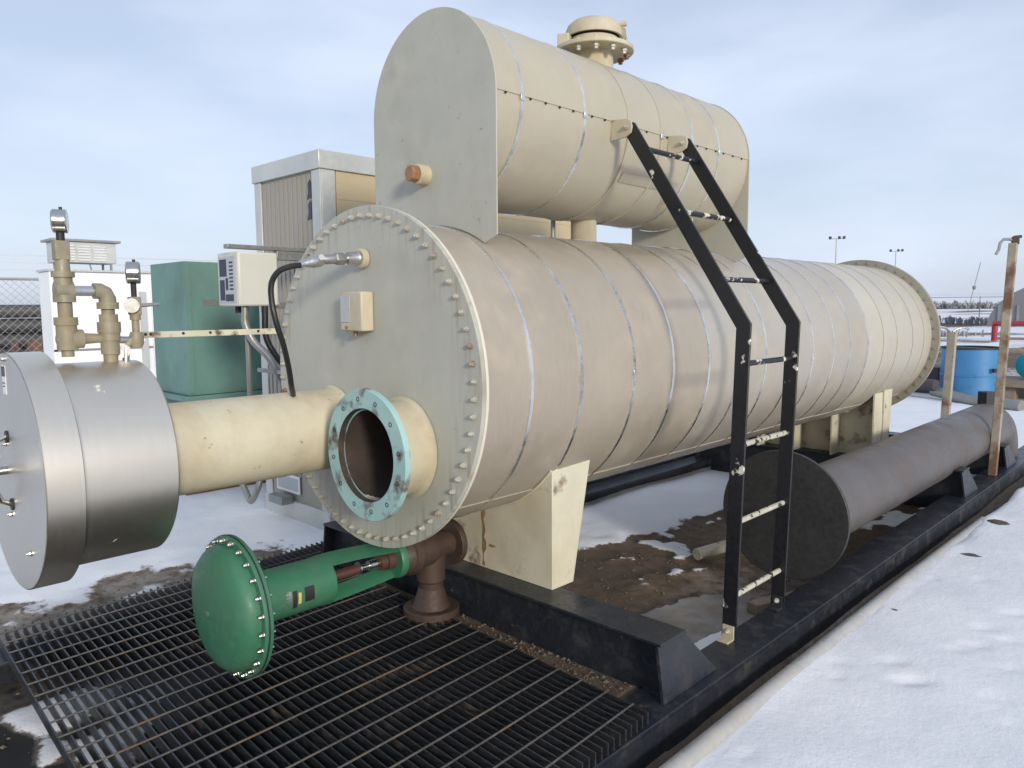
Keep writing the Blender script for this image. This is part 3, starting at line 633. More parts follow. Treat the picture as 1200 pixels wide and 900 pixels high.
# outer flange edge carries a deep toe plate, so the beam shows a solid outer face
for s in (1, -1):
    x0, x1 = sorted((.955*s, 1.126*s)); ibeam(x0, x1, -1.6, 7.2)
    a0, a1 = sorted((1.112*s, 1.1262*s)); MB().box(a0, a1, -1.6, 7.2, -.18, -.0145).build('toe_plate', black_m, sk)
def cross(y0, zt, wid=.165, tail=.36):
    MB().box(-1.055, 1.055, y0+.055, y0+.067, .003, zt-.0125).build('cross_web', black_m, sk)
    MB().box(-1.068, 1.068, y0-.0005, y0+wid, zt-.012, zt).build('cross_flange', black_m, sk, bevel=.002)
    MB().box(-.95, .95, y0+.0555, y0+.0665, -.16, .0025).build('cross_toe', black_m, sk)
    for s in (1, -1):
        v = [(1.058*s, y0-.001, zt-.0125), (1.058*s, y0+wid, zt-.0125), (1.085*s, y0+tail, .002), (1.085*s, y0-.001, .002)]
        v2 = [(x-.012*s, y, z) for x, y, z in v]
        MB().add(v+v2, [(0, 1, 2, 3), (7, 6, 5, 4), (0, 4, 5, 1), (1, 5, 6, 2), (2, 6, 7, 3), (3, 7, 4, 0)]).build('end_gusset', black_m, sk)
cross(.441, .215); cross(2.9, .12, .15, .28) if False else None
cross(4.30, .195); cross(5.60, .19)
MB().box(-1.45, -1.22, .9, 7.0, -.1, .16).build('side_channel', black_m, sk)

# pipe lying along the skid, half in the snow
pp = MB().tube([(1.250, -1.5, -.078), (1.245, .3, -.076), (1.238, 1.5, -.080), (1.232, 2.7, -.092), (1.228, 4.2, -.118)], .034, 20)
tag(pp.build('ground_pipe', alu_m), 'pale metal pipe lying in the snow along the near skid beam', 'pipe')

# ------------------------------------------------------------------ grating
gr = thing('floor_grating', (-.1, -.3, 0), 'dark steel bar grating laid in front of the vessel', 'grating')
U = Vector((1, -.05, 0)); V = Vector((-.05, 1, 0)); O = Vector((-1.20, -1.0, 0)); GT = .046
def bar_mesh(x0, x1):
    bb = MB(); p0 = U*x0; p1 = U*x1; nn = Vector((.05, 1, 0)).normalized()*.0025
    v = [p0-nn, p1-nn, p1+nn, p0+nn]; bb.add([(p.x, p.y, z) for z in (.006, GT) for p in v], [(3, 2, 1, 0), (4, 5, 6, 7), (0, 1, 5, 4), (1, 2, 6, 5), (2, 3, 7, 6), (3, 0, 4, 7)])
    return bb.mesh('bearing_bar', bar_m, smooth=False)
full = bar_mesh(0, 2.385); short = bar_mesh(0, .205)
k = 0
while k*.033 < 1.66:
    v_ = k*.033; p = O+V*v_
    if v_ < 1.43: inst('bearing_bar', full, (p.x, p.y, random.uniform(-.0006, .0006)), gr)
    else: inst('bearing_bar', short, (p.x, p.y, 0), gr)
    k += 1
for j in range(21):
    p0 = O+U*(.05+j*.1135); ln = 1.425 if j > 1 else 1.63
    p1 = p0+V*ln; p0 = p0-V*.034
    d_ = MB().tube([(p0.x, p0.y, GT+.0015), (p1.x, p1.y, GT+.001)], .0034, 6).build('cross_rod', rod_m, gr)
bd = MB(); p = O-V*.034; q = p+U*2.385
MB().beam((p.x, p.y, .026), (q.x, q.y, .026), .04, .005, up=V).build('banding_bar', bar_m, gr)

# ------------------------------------------------------------------ ladder
lad = thing('access_ladder', (.99, 1.3, 0), 'black cranked steel ladder with chipped paint leaning from the skid beam to the upper tank', 'ladder')
def stringer(y):
    pts = [(.985, .004), (1.018, 1.290), (.463, 2.140)]
    w_ = .031
    def off(s):
        p = [Vector(q) for q in pts]; d0 = (p[1]-p[0]).normalized(); d1 = (p[2]-p[1]).normalized()
        n0 = Vector((-d0.y, d0.x)); n1 = Vector((-d1.y, d1.x)); mm = (n0+n1).normalized(); mm /= mm.dot(n0)
        return [p[0]+n0*s, p[1]+mm*s, p[2]+n1*s]
    a = off(w_); b = off(-w_)
    end = [a[2]+(b[2]-a[2])*t+(Vector((pts[2][0], pts[2][1]))-Vector((pts[1][0], pts[1][1]))).normalized()*(.031*math.sin(math.pi*t)) for t in np.linspace(0, 1, 9)]
    poly = [tuple(q) for q in [b[0], b[1]]+list(reversed(end))+[a[1], a[0]]]
    return MB().prism(poly, lambda x, z, t: (x, t, z), y-.006, y+.006).build('stringer', ladder_m, lad, bevel=.002), poly
stringer(1.08); stringer(1.53)
# inner angle leg gives each stringer its visible thickness
for y, s in ((1.08, 1), (1.53, -1)):
    for a, b_ in (((1.012, .006), (1.047, 1.283)), ((1.044, 1.298), (.49, 2.15))):
        MB().beam((a[0], y+s*.022, a[1]), (b_[0], y+s*.022, b_[1]), .030, .006, up=(1, 0, .05)).build('angle_leg', ladder_m, lad) if False else None
zs = [.175, .49, .81, 1.14]
for z in zs:
    x = .985+.033*z/1.29
    MB().cyl((x, 1.0865, z), (x, 1.5235, z), .0115, n=12).build('rung', rungw_m if z < .6 else (rungw_m if z < .9 else rung_m), lad)
for f_ in (.22, .555, .89):
    x = 1.018+(.463-1.018)*f_; z = 1.29+(2.14-1.29)*f_
    MB().cyl((x, 1.0865, z), (x, 1.5235, z), .0115, n=12).build('rung', rung_m, lad)
for y in (1.08, 1.53):
    s = -1
    MB().prism([(UR-.003, 2.095), (.452, 2.10), (.478, 2.115), (.484, 2.14), (.478, 2.165), (.455, 2.176), (UR-.003, 2.185)], lambda a, b, t: (a, t, b), y-.0162, y-.0065).build('top_bracket', cream_m, lad, bevel=.001)
    bo = inst('bracket_bolt', bme, (.458, y-.0165, 2.140), lad)
    MB().box(.962, 1.012, y-.0145, y-.0065, .001, .06).build('foot_bracket', cream_m if y < 1.2 else black_m, lad, bevel=.001)
    MB().box(.962, 1.012, y-.06, y-.0146, .0005, .008).build('foot_flange', cream_m if y < 1.2 else black_m, lad, bevel=.001)
    inst('bracket_bolt', bme, (.988, y-.0146, .036), lad)

# ------------------------------------------------------------------ lower pipe with disc
DX, DZ, DY = .82, .318, 1.92
lp = thing('lower_pipe', (DX, DY, 0), 'dull brown pipe with a large dark round end disc along the right of the skid', 'pipe')
MB().lathe((DX, DY, DZ), (0, 1, 0), [(0, 0), (0, .326), (.002, .328), (.018, .328), (.02, .326), (.02, .19)], 96).build('end_disc', disc_m, lp)
MB().lathe((DX, DY+.02, DZ-.037), (0, 1, 0), [(0, .214), (.008, .206), (1.3, .206), (1.302, .2075), (1.312, .2075), (1.314, .206), (2.6, .206), (2.602, .2075), (2.612, .2075), (2.614, .206), (4.0, .206), (4.08, .206)], 64).build('pipe_barrel', bigpipe_m, lp)
# elbow turning down at the far end
ep = [(DX, DY+4.09+.30*math.sin(a), DZ-.037-.25*(1-math.cos(a))) for a in np.linspace(0, math.pi/2, 10)]
MB().tube(ep+[(DX, ep[-1][1], -.15)], .206, 40).build('elbow', bigpipe_m, lp)
MB().cyl((DX-.02, DY+4.18, DZ+.14), (DX-.02, DY+4.18, DZ+.27), .075, n=6).build('top_plug', dark_m, lp)
MB().prism([(0, 0), (.16, 0), (.11, .10), (.05, .10)], lambda a, b, t: (DX-.12+t, DY+.03+a, DZ+.14+b), 0, .015).build('lifting_lug', bigpipe_m, lp)
MB().box(DX+.10, DX+.17, DY+.0205, DY+.20, DZ+.085, DZ+.165).build('side_block', bigpipe_m, lp, bevel=.003)

stub = MB(); stub.tube([(.235, 2.10, -.065), (.345, 2.47, -.045)], .034, 16)
tag(stub.build('pipe_stub', rail_m), 'short rusty pipe stub lying on the dirt behind the ladder', 'pipe')
# flat dirty ice plates on the dirt
def slab(name, pts, z, h, mt, label, cat, group=None, jag=0.):
    if jag:
        rj = random.Random(9); o_ = []
        for (a, b), (c, d) in zip(pts, pts[1:]+pts[:1]):
            for k in range(7): o_.append((a+(c-a)*k/7+rj.uniform(-jag, jag), b+(d-b)*k/7+rj.uniform(-jag, jag)))
        pts = o_
    b = MB().prism(pts, lambda a, c, t: (a, c, t), z, z+h); return tag(b.build(name, mt, bevel=.003), label, cat, group)
slab('ice_plate', [(.42, 1.12), (.62, .98), (.90, 1.22), (.92, 1.62), (.70, 1.80), (.52, 1.62), (.47, 1.36)], -.112, .016, ice_m, 'dirty grey ice crust on the dirt at the ladder foot', 'ice', jag=.018)
slab('timber_offcut', [(.80, 1.60), (.86, 1.585), (1.02, 2.02), (.955, 2.03)], -.094, .05, wood_m, 'short timber offcut under the big dark disc', 'timber')

# ------------------------------------------------------------------ control valve (green actuator)
AX, AZ = -.045, .333
cv = thing('control_valve', (AX, .36, .02), 'green domed diaphragm actuator with a brown valve body lying over the grating', 'valve')
dm = MB().lathe((AX, -.54, AZ), (0, -1, 0), [(0, 0), (0, .222), (.012, .222), (.03, .221), (.052, .214), (.07, .196), (.082, .165), (.092, .12), (.098, .07), (.1, 0)], 72).build('dome', green_m, cv)
MB().lathe((AX, -.640, AZ-.0), (0, -1, 0), [(-.006, 0), (-.004, .014), (.004, .014), (.006, .010), (.006, 0)], 16).build('vent_cap', green_m, dm)
fr = MB().lathe((AX, -.556, AZ), (0, 1, 0), [(0, .21), (0, .247), (.008, .249), (.012, .249)], 96).build('rim', green_m, cv)
MB().lathe((AX, -.544, AZ), (0, 1, 0), [(0, .2), (0, .251), (.005, .251), (.005, .2)], 96).build('diaphragm_edge', dark_m, cv)
MB().lathe((AX, -.539, AZ), (0, 1, 0), [(0, .2), (0, .249), (.012, .249), (.016, .244), (.03, .20), (.055, .10), (.06, .075)], 96).build('lower_case', green_m, cv)
abm = MB().lathe((0, 0, 0), (0, 1, 0), [(-.028, 0), (-.028, .006), (-.024, .0075), (-.020, .0075), (-.020, .011), (-.01, .011), (-.01, .013), (-.008, .013), (-.008, .004), (.020, .004), (.02, .011), (.03, .011), (.03, .006), (.042, .006), (.042, 0)], 8).mesh('bolt', steel_m)
for k in range(24):
    a = 2*math.pi*(k+.5)/24; inst('bolt', abm, (AX+.234*math.cos(a), -.549, AZ+.234*math.sin(a)), fr, (0, 0, 0), .82)
MB().lathe((AX, -.50, AZ), (0, 1, 0), [(-.005, .06), (-.005, .105), (.03, .094), (.26, .092), (.30, .096), (.315, .096), (.32, .085), (.32, 0)], 48).build('spring_barrel', green_m, cv)
# yoke: two arms between barrel and bonnet
for s in (1, -1):
    arm = MB(); ys_ = np.linspace(-.20, .145, 10); n = 8; v = []
    for y in ys_:
        ee = .060+.026*math.cos((y+.20)/.345*math.pi*.5)+(-.0)
        for k in range(n):
            a = 2*math.pi*k/n; v.append((AX+s*(ee*.30)+.044*math.cos(a)*.95-.013*math.sin(a)*.3, y, AZ+s*ee*.95-.044*math.cos(a)*.3+.013*math.sin(a)*.95))
    f = [(i*n+k, i*n+(k+1) % n, (i+1)*n+(k+1) % n, (i+1)*n+k) for i in range(len(ys_)-1) for k in range(n)]
    f += [tuple(range(n)), tuple(range((len(ys_)-1)*n, len(ys_)*n))]
    arm.add(v, f).build('yoke_arm', green_m, cv)
MB().lathe((AX, .135, AZ), (0, 1, 0), [(0, .03), (0, .078), (.008, .083), (.03, .083), (.036, .076), (.036, .03)], 40).build('yoke_ring', green_m, cv)
MB().cyl((AX, -.185, AZ), (AX, -.15, AZ), .022, n=6).build('stem_nut', steel_m, cv)
MB().cyl((AX, -.15, AZ), (AX, -.03, AZ), .019, n=16).build('stem_sleeve', redpipe_m, cv)
MB().lathe((AX, -.03, AZ), (0, 1, 0), [(0, .01), (0, .027), (.006, .027), (.006, .011), (.05, .011), (.05, .02), (.085, .02), (.085, .012), (.1, .012)], 16).build('stem_connector', steel_m, cv)
MB().lathe((AX, .07, AZ), (0, 1, 0), [(0, .01), (0, .032), (.03, .032), (.03, .04), (.065, .04)], 16).build('packing_nut', redpipe_m, cv)
def barrel_label(a0, a1, y0, y1, mt, r=.0932):
    v = []; n = 8
    for k in range(n+1):
        a = a0+(a1-a0)*k/n
        for y in (y0, y1): v.append((AX+r*math.cos(a), y, AZ+r*math.sin(a)))
    MB().add(v, [(2*k, 2*k+1, 2*k+3, 2*k+2) for k in range(n)]).build('label_plate', mt, cv)
barrel_label(-.45, .25, -.425, -.40, dark_m); barrel_label(-.2, .30, -.395, -.372, strut_m)
barrel_label(-.45, .28, -.368, -.35, dark_m); barrel_label(-.30, .16, -.346, -.334, yellow_m, .0934); barrel_label(-.3, .30, -.32, -.28, dark_m)
bd = MB().lathe((AX, .155, AZ), (0, 1, 0), [(0, 0), (0, .06), (.02, .076), (.05, .082), (.055, .09), (.085, .09), (.09, .078), (.12, .072), (.16, .078), (.20, .07), (.24, .058), (.31, .055)], 40).build('valve_body', brown_m, cv)
MB().lathe((AX, .445, AZ), (0, 1, 0), [(0, .05), (0, .098), (.003, .1), (.027, .1), (.03, .098), (.03, 0)], 48).build('outlet_flange', brown_m, cv)
MB().lathe((AX, .345, AZ), (0, 0, -1), [(0, .066), (.08, .064), (.14, .062), (.15, .054), (.175, .052), (.18, .056), (.255, .08), (.26, .084)], 40).build('lower_neck', brown_m, cv)
ff = MB().lathe((AX, .345, .012), (0, 0, 1), [(0, 0), (0, .118), (.003, .122), (.026, .122), (.026, .115), (.030, .115), (.030, .122), (.058, .122), (.061, .118), (.061, .04)], 56).build('lower_flange', brown_m, cv)
MB().cyl((AX+.108, .29, .028), (AX+.13, .285, .028), .009, n=8).build('flange_plug', steel_m, ff)

# ------------------------------------------------------------------ equipment cabinet behind the end plate
cbx = thing('equipment_cabinet', (-2.15, 2.0, -.1), 'tall tan and grey metal cabinet with pale corner trim behind the bolted end plate', 'cabinet')
CX0, CX1, CY0, CY1 = -2.60, -1.752, .912, 3.46
MB().box(CX0+.02, CX1-.012, CY0+.012, CY1-.02, .02, 2.24).build('core', cab_m, cbx)
# ribbed front, tan side
fm = MB(); x = CX0+.09
ribs = MB().box(-.018, .018, -.006, .0, 0, 2.0).mesh('rib', cab_m)
kx = CX0+.12
while kx < CX1-.11:
    inst('rib', ribs, (kx, CY0+.012, .22), cbx); kx += .058
MB().box(CX1-.012, CX1-.006, CY0+.12, CY1-.1, .2, 2.24).build('side_panel', tanwall_m, cbx)
for z in np.arange(.35, 2.2, .19):
    MB().box(CX1-.0062, CX1-.0035, CY0+.12, CY1-.1, z, z+.012).build('panel_joint', tanwall_m, cbx)
MB().box(CX0, CX0+.09, CY0, CY0+.011, .0, 2.235).build('corner_trim', trim_m, cbx, bevel=.002)
MB().box(CX1-.10, CX1, CY0, CY0+.011, .0, 2.235).build('corner_trim', trim_m, cbx, bevel=.002)
MB().box(CX1-.0058, CX1, CY0+.0115, CY0+.11, .0, 2.235).build('corner_trim', trim_m, cbx, bevel=.002)
MB().box(CX1-.0058, CX1, CY1-.11, CY1, .0, 2.235).build('corner_trim', trim_m, cbx, bevel=.002)
MB().box(CX0-.012, CX1+.012, CY0-.012, CY1+.012, 2.236, 2.35).build('roof_cap', trim_m, cbx, bevel=.004)
MB().box(CX0-.004, CX1+.004, CY0-.008, CY1, -.12, .045).build('base_frame', trim_m, cbx, bevel=.003)
for z in (2.06, 1.93):
    MB().prism([(0, 0), (.05, .008), (.052, .10), (.038, .125), (.012, .10), (.016, .05)], lambda a, b, t: (CX1-.165+a, CY0+.0052-t, z+b), .0, .0015).build('sticker', purple_m, cbx)
wn = MB().box(-2.43, -2.12, CY0-.006, CY0+.004, .10, .225).build('window_frame', white_m, cbx, bevel=.003)
MB().box(-2.41, -2.14, CY0-.0075, CY0-.0062, .118, .207).build('window_pane', greyp_m, wn)
MB().box(-2.38, -2.20, CY0-.10, CY0-.009, .03, .085).build('vent_box', strut_m, cbx, bevel=.004)

# controller with bracket and conduits
ct = thing('controller_box', (-1.87, .47, 1.38), 'off white controller enclosure with a dark blue printed panel hung beside the cabinet', 'controller')
MB().box(-2.01, -1.74, .35, .60, 1.385, 1.70).build('enclosure', offwhite_m, ct, bevel=.012)
ctp = MB().box(-1.985, -1.775, .346, .3495, 1.405, 1.675).build('front_panel', greyp_m, ct, bevel=.001)
for (x0, x1, z0, z1) in [(-1.97, -1.88, 1.56, 1.66), (-1.97, -1.91, 1.42, 1.54), (-1.895, -1.865, 1.48, 1.55), (-1.90, -1.80, 1.415, 1.455)]:
    MB().box(x0, x1, .3445, .3458, z0, z1).build('panel_print', navy_m, ctp)
for k in range(8):
    MB().box(-1.845, -1.80, .3445, .3458, 1.48+k*.022, 1.49+k*.022).build('panel_print', navy_m, ctp)
MB().box(-1.81, -1.755, .30, .905, 1.715, 1.74).build('bracket_strut', strut_m, ct, bevel=.003)
MB().box(-1.80, -1.757, .605, .905, 1.66, 1.714).build('bracket_strut', strut_m, ct, bevel=.003)
MB().box(-1.84, -1.757, .605, .905, 1.37, 1.41).build('bracket_strut', strut_m, ct, bevel=.003)
for x, y, mt in ((-1.80, .41, conduit_m), (-1.77, .52, dark_m), (-1.90, .42, dark_m)):
    MB().cyl((x, y, 1.345), (x, y, 1.386), .02, n=12).build('cable_gland', mt, ct)
tag(MB().tube(smooth([(-1.80, .41, 1.35), (-1.80, .41, 1.28), (-1.77, .44, 1.18), (-1.70, .50, 1.08), (-1.66, .54, .97), (-1.68, .62, .88), (-1.76, .76, .82), (-1.80, .90, .80)]), .023, 12).build('grey_conduit', conduit_m), 'grey flexible conduit hanging from the controller box', 'conduit')
tag(MB().tube(smooth([(-1.77, .52, 1.35), (-1.765, .52, 1.2), (-1.72, .56, 1.08), (-1.62, .60, .98), (-1.60, .66, .90), (-1.66, .76, .84), (-1.70, .905, .82)]), .019, 12).build('black_conduit', cable_m), 'black cable dropping from the controller box behind the pipe', 'cable')
cp = thing('conduit_pipe', (-1.86, .45, .74), 'thin grey steel conduit pipe under the controller box', 'conduit')
MB().tube([(-1.86, .45, 1.383), (-1.86, .45, .80), (-1.86, .47, .76), (-1.86, .51, .74), (-1.86, .90, .74)], .016, 12).build('post_tube', conduit_m, cp)
MB().box(-1.885, -1.58, .515, .535, .985, 1.01).build('clamp_bar', strut_m, cp, bevel=.003)
tag(MB().tube([(-2.02+.13*math.cos(a), .5+.02*math.sin(2*a), .29+.13*math.sin(a)) for a in np.linspace(R(178), R(375), 16)]+[(-1.88, .52, .55), (-1.87, .55, .8)], .02, 12).build('conduit_loop', conduit_m), 'curved grey conduit loop showing below the cream burner pipe', 'conduit')

# ------------------------------------------------------------------ teal green unit and white unit behind
gu = thing('green_unit', (-3.9, 1.4, -.1), 'teal green steel unit with a flat top behind the controller box', 'unit')
MB().box(-4.05, -3.40, .72, 2.3, .70, 1.735).build('upper_body', dgreen_m, gu, bevel=.006)
MB().box(-3.397, -3.385, .722, .76, .72, 1.73).build('corner_strip', dgreen_m, gu)
MB().box(-4.09, -3.36, .68, 2.34, .655, .698).build('ledge', dgreen_m, gu, bevel=.004)
MB().box(-4.03, -3.42, .74, 2.28, .02, .654).build('lower_body', dgreen_m, gu, bevel=.006)
MB().box(-4.0, -3.4, .66, 2.25, -.14, .018).build('base_skid', rustpile_m, gu)
MB().box(-3.45, -3.40, 1.05, 1.5, 1.736, 1.75).build('top_lip', dgreen_m, gu)
for y in (1.2, 1.74): MB().box(-3.401, -3.3975, y, y+.006, .71, 1.72).build('door_seam', dark_m, gu)
MB().box(-3.3995, -3.375, 1.66, 1.69, 1.10, 1.26).build('door_handle', strut_m, gu, bevel=.004)
for z in (.85, 1.55): MB().cyl((-3.39, 1.205, z), (-3.39, 1.205, z+.08), .012, n=8).build('hinge', dgreen_m, gu)
MB().box(-3.401, -3.3975, .86, .98, 1.40, 1.44).build('name_plate', strut_m, gu)
wu = thing('white_unit', (-8, 1.6, -.1), 'white panelled unit behind the gauge manifold', 'unit')
MB().box(-8.46, -8.0, 1.0, 2.9, -.1, 1.84).build('body', white_m, wu, bevel=.01)
MB().box(-7.9999, -7.985, 1.0, 1.04, -.08, 1.84).build('edge_trim', white_m, wu)
for y in (1.55, 2.17, 2.55): MB().box(-7.998, -7.978, y, y+.045, -.08, 1.80).build('panel_rib', white_m, wu)
MB().box(-7.998, -7.985, 1.0, 2.9, .86, .885).build('panel_joint', strut_m, wu)
MB().box(-8.47, -7.96, .98, 2.92, 1.841, 1.865).build('top_trim', trim_m, wu)
MB().box(-7.99, -7.93, 2.02, 2.09, .6, 1.6).build('drain_duct', greyp_m, wu)
MB().box(-7.985, -7.95, 2.35, 2.38, .75, .95).build('door_handle', strut_m, wu, bevel=.004)
ac = thing('louvre_box', (-8.15, 1.4, 1.87), 'grey louvred vent box standing on the white unit', 'vent')
for y in (1.16, 1.72):
    for x in (-8.35, -8.04): MB().box(x-.012, x+.012, y-.012, y+.012, 1.866, 1.96).build('leg', strut_m, ac)
MB().box(-8.42, -8.015, 1.10, 1.78, 1.955, 2.21).build('body', trim_m, ac, bevel=.004)
MB().box(-8.47, -7.97, 1.05, 1.83, 2.212, 2.24).build('lid', strut_m, ac, bevel=.003)
for k in range(6):
    for y in (1.16, 1.34, 1.52):
        MB().beam((-8.008, y, 1.99+k*.034), (-8.008, y+.14, 1.99+k*.034), .02, .012, up=(.5, 0, 1)).build('louvre', white_m, ac)

# ------------------------------------------------------------------ posts
def post(x, y, z0, top, wd, label, hook, tilt):
    p = thing('marker_post', (x, y, z0), label, 'post')
    t_ = Vector((x+tilt[0], y+tilt[1], top))
    MB().beam((x, y, z0), t_, wd, wd*.9, up=(0, 1, 0)).build('post_bar', post_m, p, bevel=.004)
    if hook:
        hk = MB().tube([t_+Vector(q) for q in [(.0, 0, -.02), (.0, 0, .015), (-.02, -.02, .03), (-.055, -.05, .03), (-.075, -.07, .0), (-.08, -.075, -.05), (-.095, -.09, -.085)]], .012, 8).build('hook', strut_m, p)
        MB().obox(t_+Vector((.01, .01, .02)), (.05, .05, .06), (0, 0, .3)).build('clamp', brown_m, p, bevel=.004)
        MB().cyl(t_+Vector((.0, .0, .045)), t_+Vector((.045, .03, .05)), .012, n=6).build('clamp_bolt', brown_m, p)
    return p
post(1.05, 5.26, .001, 1.84, .058, 'tall rusty post with a curved hook on the far skid corner', True, (.045, .02))
sp = post(.32, 6.70, -.1, 1.10, .075, 'short rusty post behind the brown pipe', False, (.03, .02))
MB().tube([(.33, 6.70, 1.10), (.30, 6.66, 1.14), (.24, 6.6, 1.15), (.20, 6.55, 1.11), (.17, 6.5, 1.13)], .012, 8).build('wire_tail', strut_m, sp)
MB().tube([(.35, 6.72, 1.10), (.38, 6.76, 1.13), (.43, 6.8, 1.14), (.46, 6.85, 1.12)], .01, 8).build('wire_tail', strut_m, sp)

# ------------------------------------------------------------------ right background
br = thing('blue_barrel', (-.62, 11.75, -.1), 'bright blue steel barrel with a dark rusty rim beyond the vessel', 'barrel')
MB().lathe((-.62, 11.75, -.12), (0, 0, 1), [(0, 0), (0, .40), (.03, .415), (.03, .41), (.38, .41), (.385, .424), (.40, .424), (.405, .41), (.55, .41), (.80, .41), (.80, 0)], 48).build('barrel_body', bbarrel_m, br)
MB().lathe((-.62, 11.75, .68), (0, 0, 1), [(0, .405), (0, .42), (.03, .42), (.03, .395), (.01, .395)], 48).build('rim', dark_m, br)
MB().beam((-.26, 11.49, .37), (-.225, 11.47, .37), .05, .06).build('band_clamp', dark_m, br)
tag(MB().tube([(-4, 14.6, .52), (-1.0, 14.9, .50), (4, 15.6, .47)], .05, 10).build('pipe_rail', wood_m), 'long weathered horizontal rail behind the blue barrel', 'rail')
tt = thing('teal_drum', (-.05, 12.3, -.1), 'round teal plastic drum on timber at the right edge', 'drum')
MB().lathe((.12, 11.9, .44), (-.4, -1, 0), [(-.5, 0), (-.5, .18), (-.45, .2), (.0, .2), (.03, .19), (.05, .15), (.06, 0)], 40).build('drum_body', teal_m, tt)
MB().lathe((.12, 11.9, .44), (-.4, -1, 0), [(-.1, .2), (-.1, .21), (-.07, .21), (-.07, .2)], 40).build('hoop', teal_m, tt)
tag(MB().box(-.35, 2.2, 11.6, 12.6, .12, .22).build('timber_deck', wood_m, bevel=.01), 'grey timber deck carrying the teal drum', 'deck')
for x in (-.2, 1.0, 2.0): tag(MB().box(x, x+.2, 11.7, 12.5, -.12, .118).build('timber_block', wood_m, bevel=.01), 'squared timber block under the grey deck', 'timber', 'blocks under the deck')
# clutter left of the barrel
tag(MB().cyl((-2.1, 11.6, .12), (-.95, 11.2, .12), .09, n=16).build('grey_pipe', dpipe_m), 'dark pipe lying left of the blue barrel', 'pipe')
tag(MB().tube([(-1.0, 11.3, .02), (-.4, 10.8, -.02), (.3, 10.5, -.03)], .08, 14).build('pale_pipe', conduit_m), 'pale bent pipe lying in front of the blue barrel', 'pipe')
tag(MB().box(-2.3, -1.1, 11.9, 12.5, -.1, .35).build('steel_crate', dpipe_m, bevel=.02), 'low dark steel crate beside the blue barrel', 'crate')
# quonset shed
shd = thing('arched_shed', (-4.5, 58, -.1), 'dark grey arched shed at the right horizon', 'shed')
pts = [(5.2*math.cos(a), 3.2*math.sin(a)) for a in np.linspace(0, math.pi, 25)]
MB().prism(pts, lambda a, b, t: (-4.7+a, 56+t, -.1+b), 0, 14).build('arch_shell', shed_m, shd)
for k in range(9): MB().box(-9.3+k*1.05, -9.15+k*1.05, 55.93, 55.99, -.1, 1.3).build('end_wall_rib', galv_m, shd)
rg_ = thing('red_gate', (-1, 34, -.1), 'low dark red pipe barrier standing in the snow before the arched shed', 'barrier')
MB().cyl((-4.9, 33.6, .60), (3.6, 34.6, .60), .10, n=12).build('top_rail', red_m, rg_)
for x, y in ((-4.82, 33.6), (-.7, 34.1), (3.4, 34.6)): MB().cyl((x, y, -.12), (x, y, .50), .11, n=12).build('upright', red_m, rg_)
MB().cyl((-4.8, 33.6, .0), (3.5, 34.6, .0), .05, n=10).build('bottom_rail', wood_m, rg_)
for k, (x, y) in enumerate([(-3.2, 34.6), (-1.8, 35.4)]):
    vp = tag(MB().lathe((x, y, -.12), (0, 0, 1), [(0, .14), (.5, .14), (.5, .22), (.62, .22), (.55, .1), (.62, .1), (.62, 0)], 16).build('pale_bollard', brass_m), ['pale bollard right behind the red barrier', 'pale bollard farther behind the red barrier'][k], 'bollard')
# floodlight masts
for (x, y, h, lab) in [(-40.9, 110.2, 10.9, 'left floodlight mast above the vessel on the horizon'), (-42.6, 141.4, 10.7, 'right floodlight mast nearer the round rear flange')]:
    lm = thing('floodlight_mast', (x, y, -.1), lab, 'light mast')
    MB().cyl((x, y, -.3), (x, y, h), .10, .07, n=10).build('mast', galv_m, lm)
    MB().beam((x-.8, y-.4, h), (x+.8, y+.4, h), .1, .1).build('cross_arm', galv_m, lm)
    for s in (-.8, .35, .95):
        MB().obox((x+s*.95, y+s*.47, h+.15), (.38, .25, .38), (.4, 0, .4)).build('floodlight', dpipe_m, lm, bevel=.03)
cr_ = thing('drilling_mast', (-40, 170, -.1), 'faint leaning boom with a round block on the right horizon', 'boom')
def far(px, dist_, z): return None
MB().cyl((-37.2, 168, 0), (-35.6, 168.6, 9.5), .07, n=8).build('boom', galv_m, cr_)
MB().lathe((-36.4, 168.3, 4.6), (0, 0, 1), [(-.4, 0), (-.25, .3), (.25, .3), (.4, 0)], 10).build('block', shed_m, cr_)

# far scrub and treeline, one mass
def scrub(name, x0, y0, x1, y1, n, h0, h1, w_, seed):
    rg2 = random.Random(seed); b = MB()
    for k in range(n):
        t_ = rg2.random(); x = x0+(x1-x0)*t_+rg2.uniform(-w_, w_); y = y0+(y1-y0)*t_+rg2.uniform(-w_, w_); h = rg2.uniform(h0, h1)*(.5+.9*vn(t_*23+seed))
        for j in range(6):
            a = rg2.random()*6.28; q = h*rg2.uniform(.05, .5); a2 = a+rg2.uniform(.3, 1.2); hz = h*rg2.uniform(.5, 1.)
            b.add([(x, y, -.4), (x+q*math.cos(a), y+q*math.sin(a), hz), (x+q*1.2*math.cos(a2), y+q*1.2*math.sin(a2), hz*rg2.uniform(.6, 1.))], [(0, 1, 2)])
    o = b.build(name, scrub_m, smooth=False); o['kind'] = 'stuff'; return o
def vn(x): return float(vnoise(np.array([x]), np.array([.3]), 3)[0])
scrub('far_treeline', -160, 255, 40, 300, 1900, .9, 3.0, 12, 1)
scrub('far_treeline', -420, 20, -160, 255, 1900, .9, 3.0, 12, 2)
scrub('far_treeline', 40, 300, 330, 260, 900, .9, 3.0, 12, 3)
scrub('brush_strip', -26, 58, -9, 62, 200, .25, .7, 2.5, 4)
scrub('brush_strip', -12, 36, -4.5, 38, 60, .1, .3, 1.2, 6)

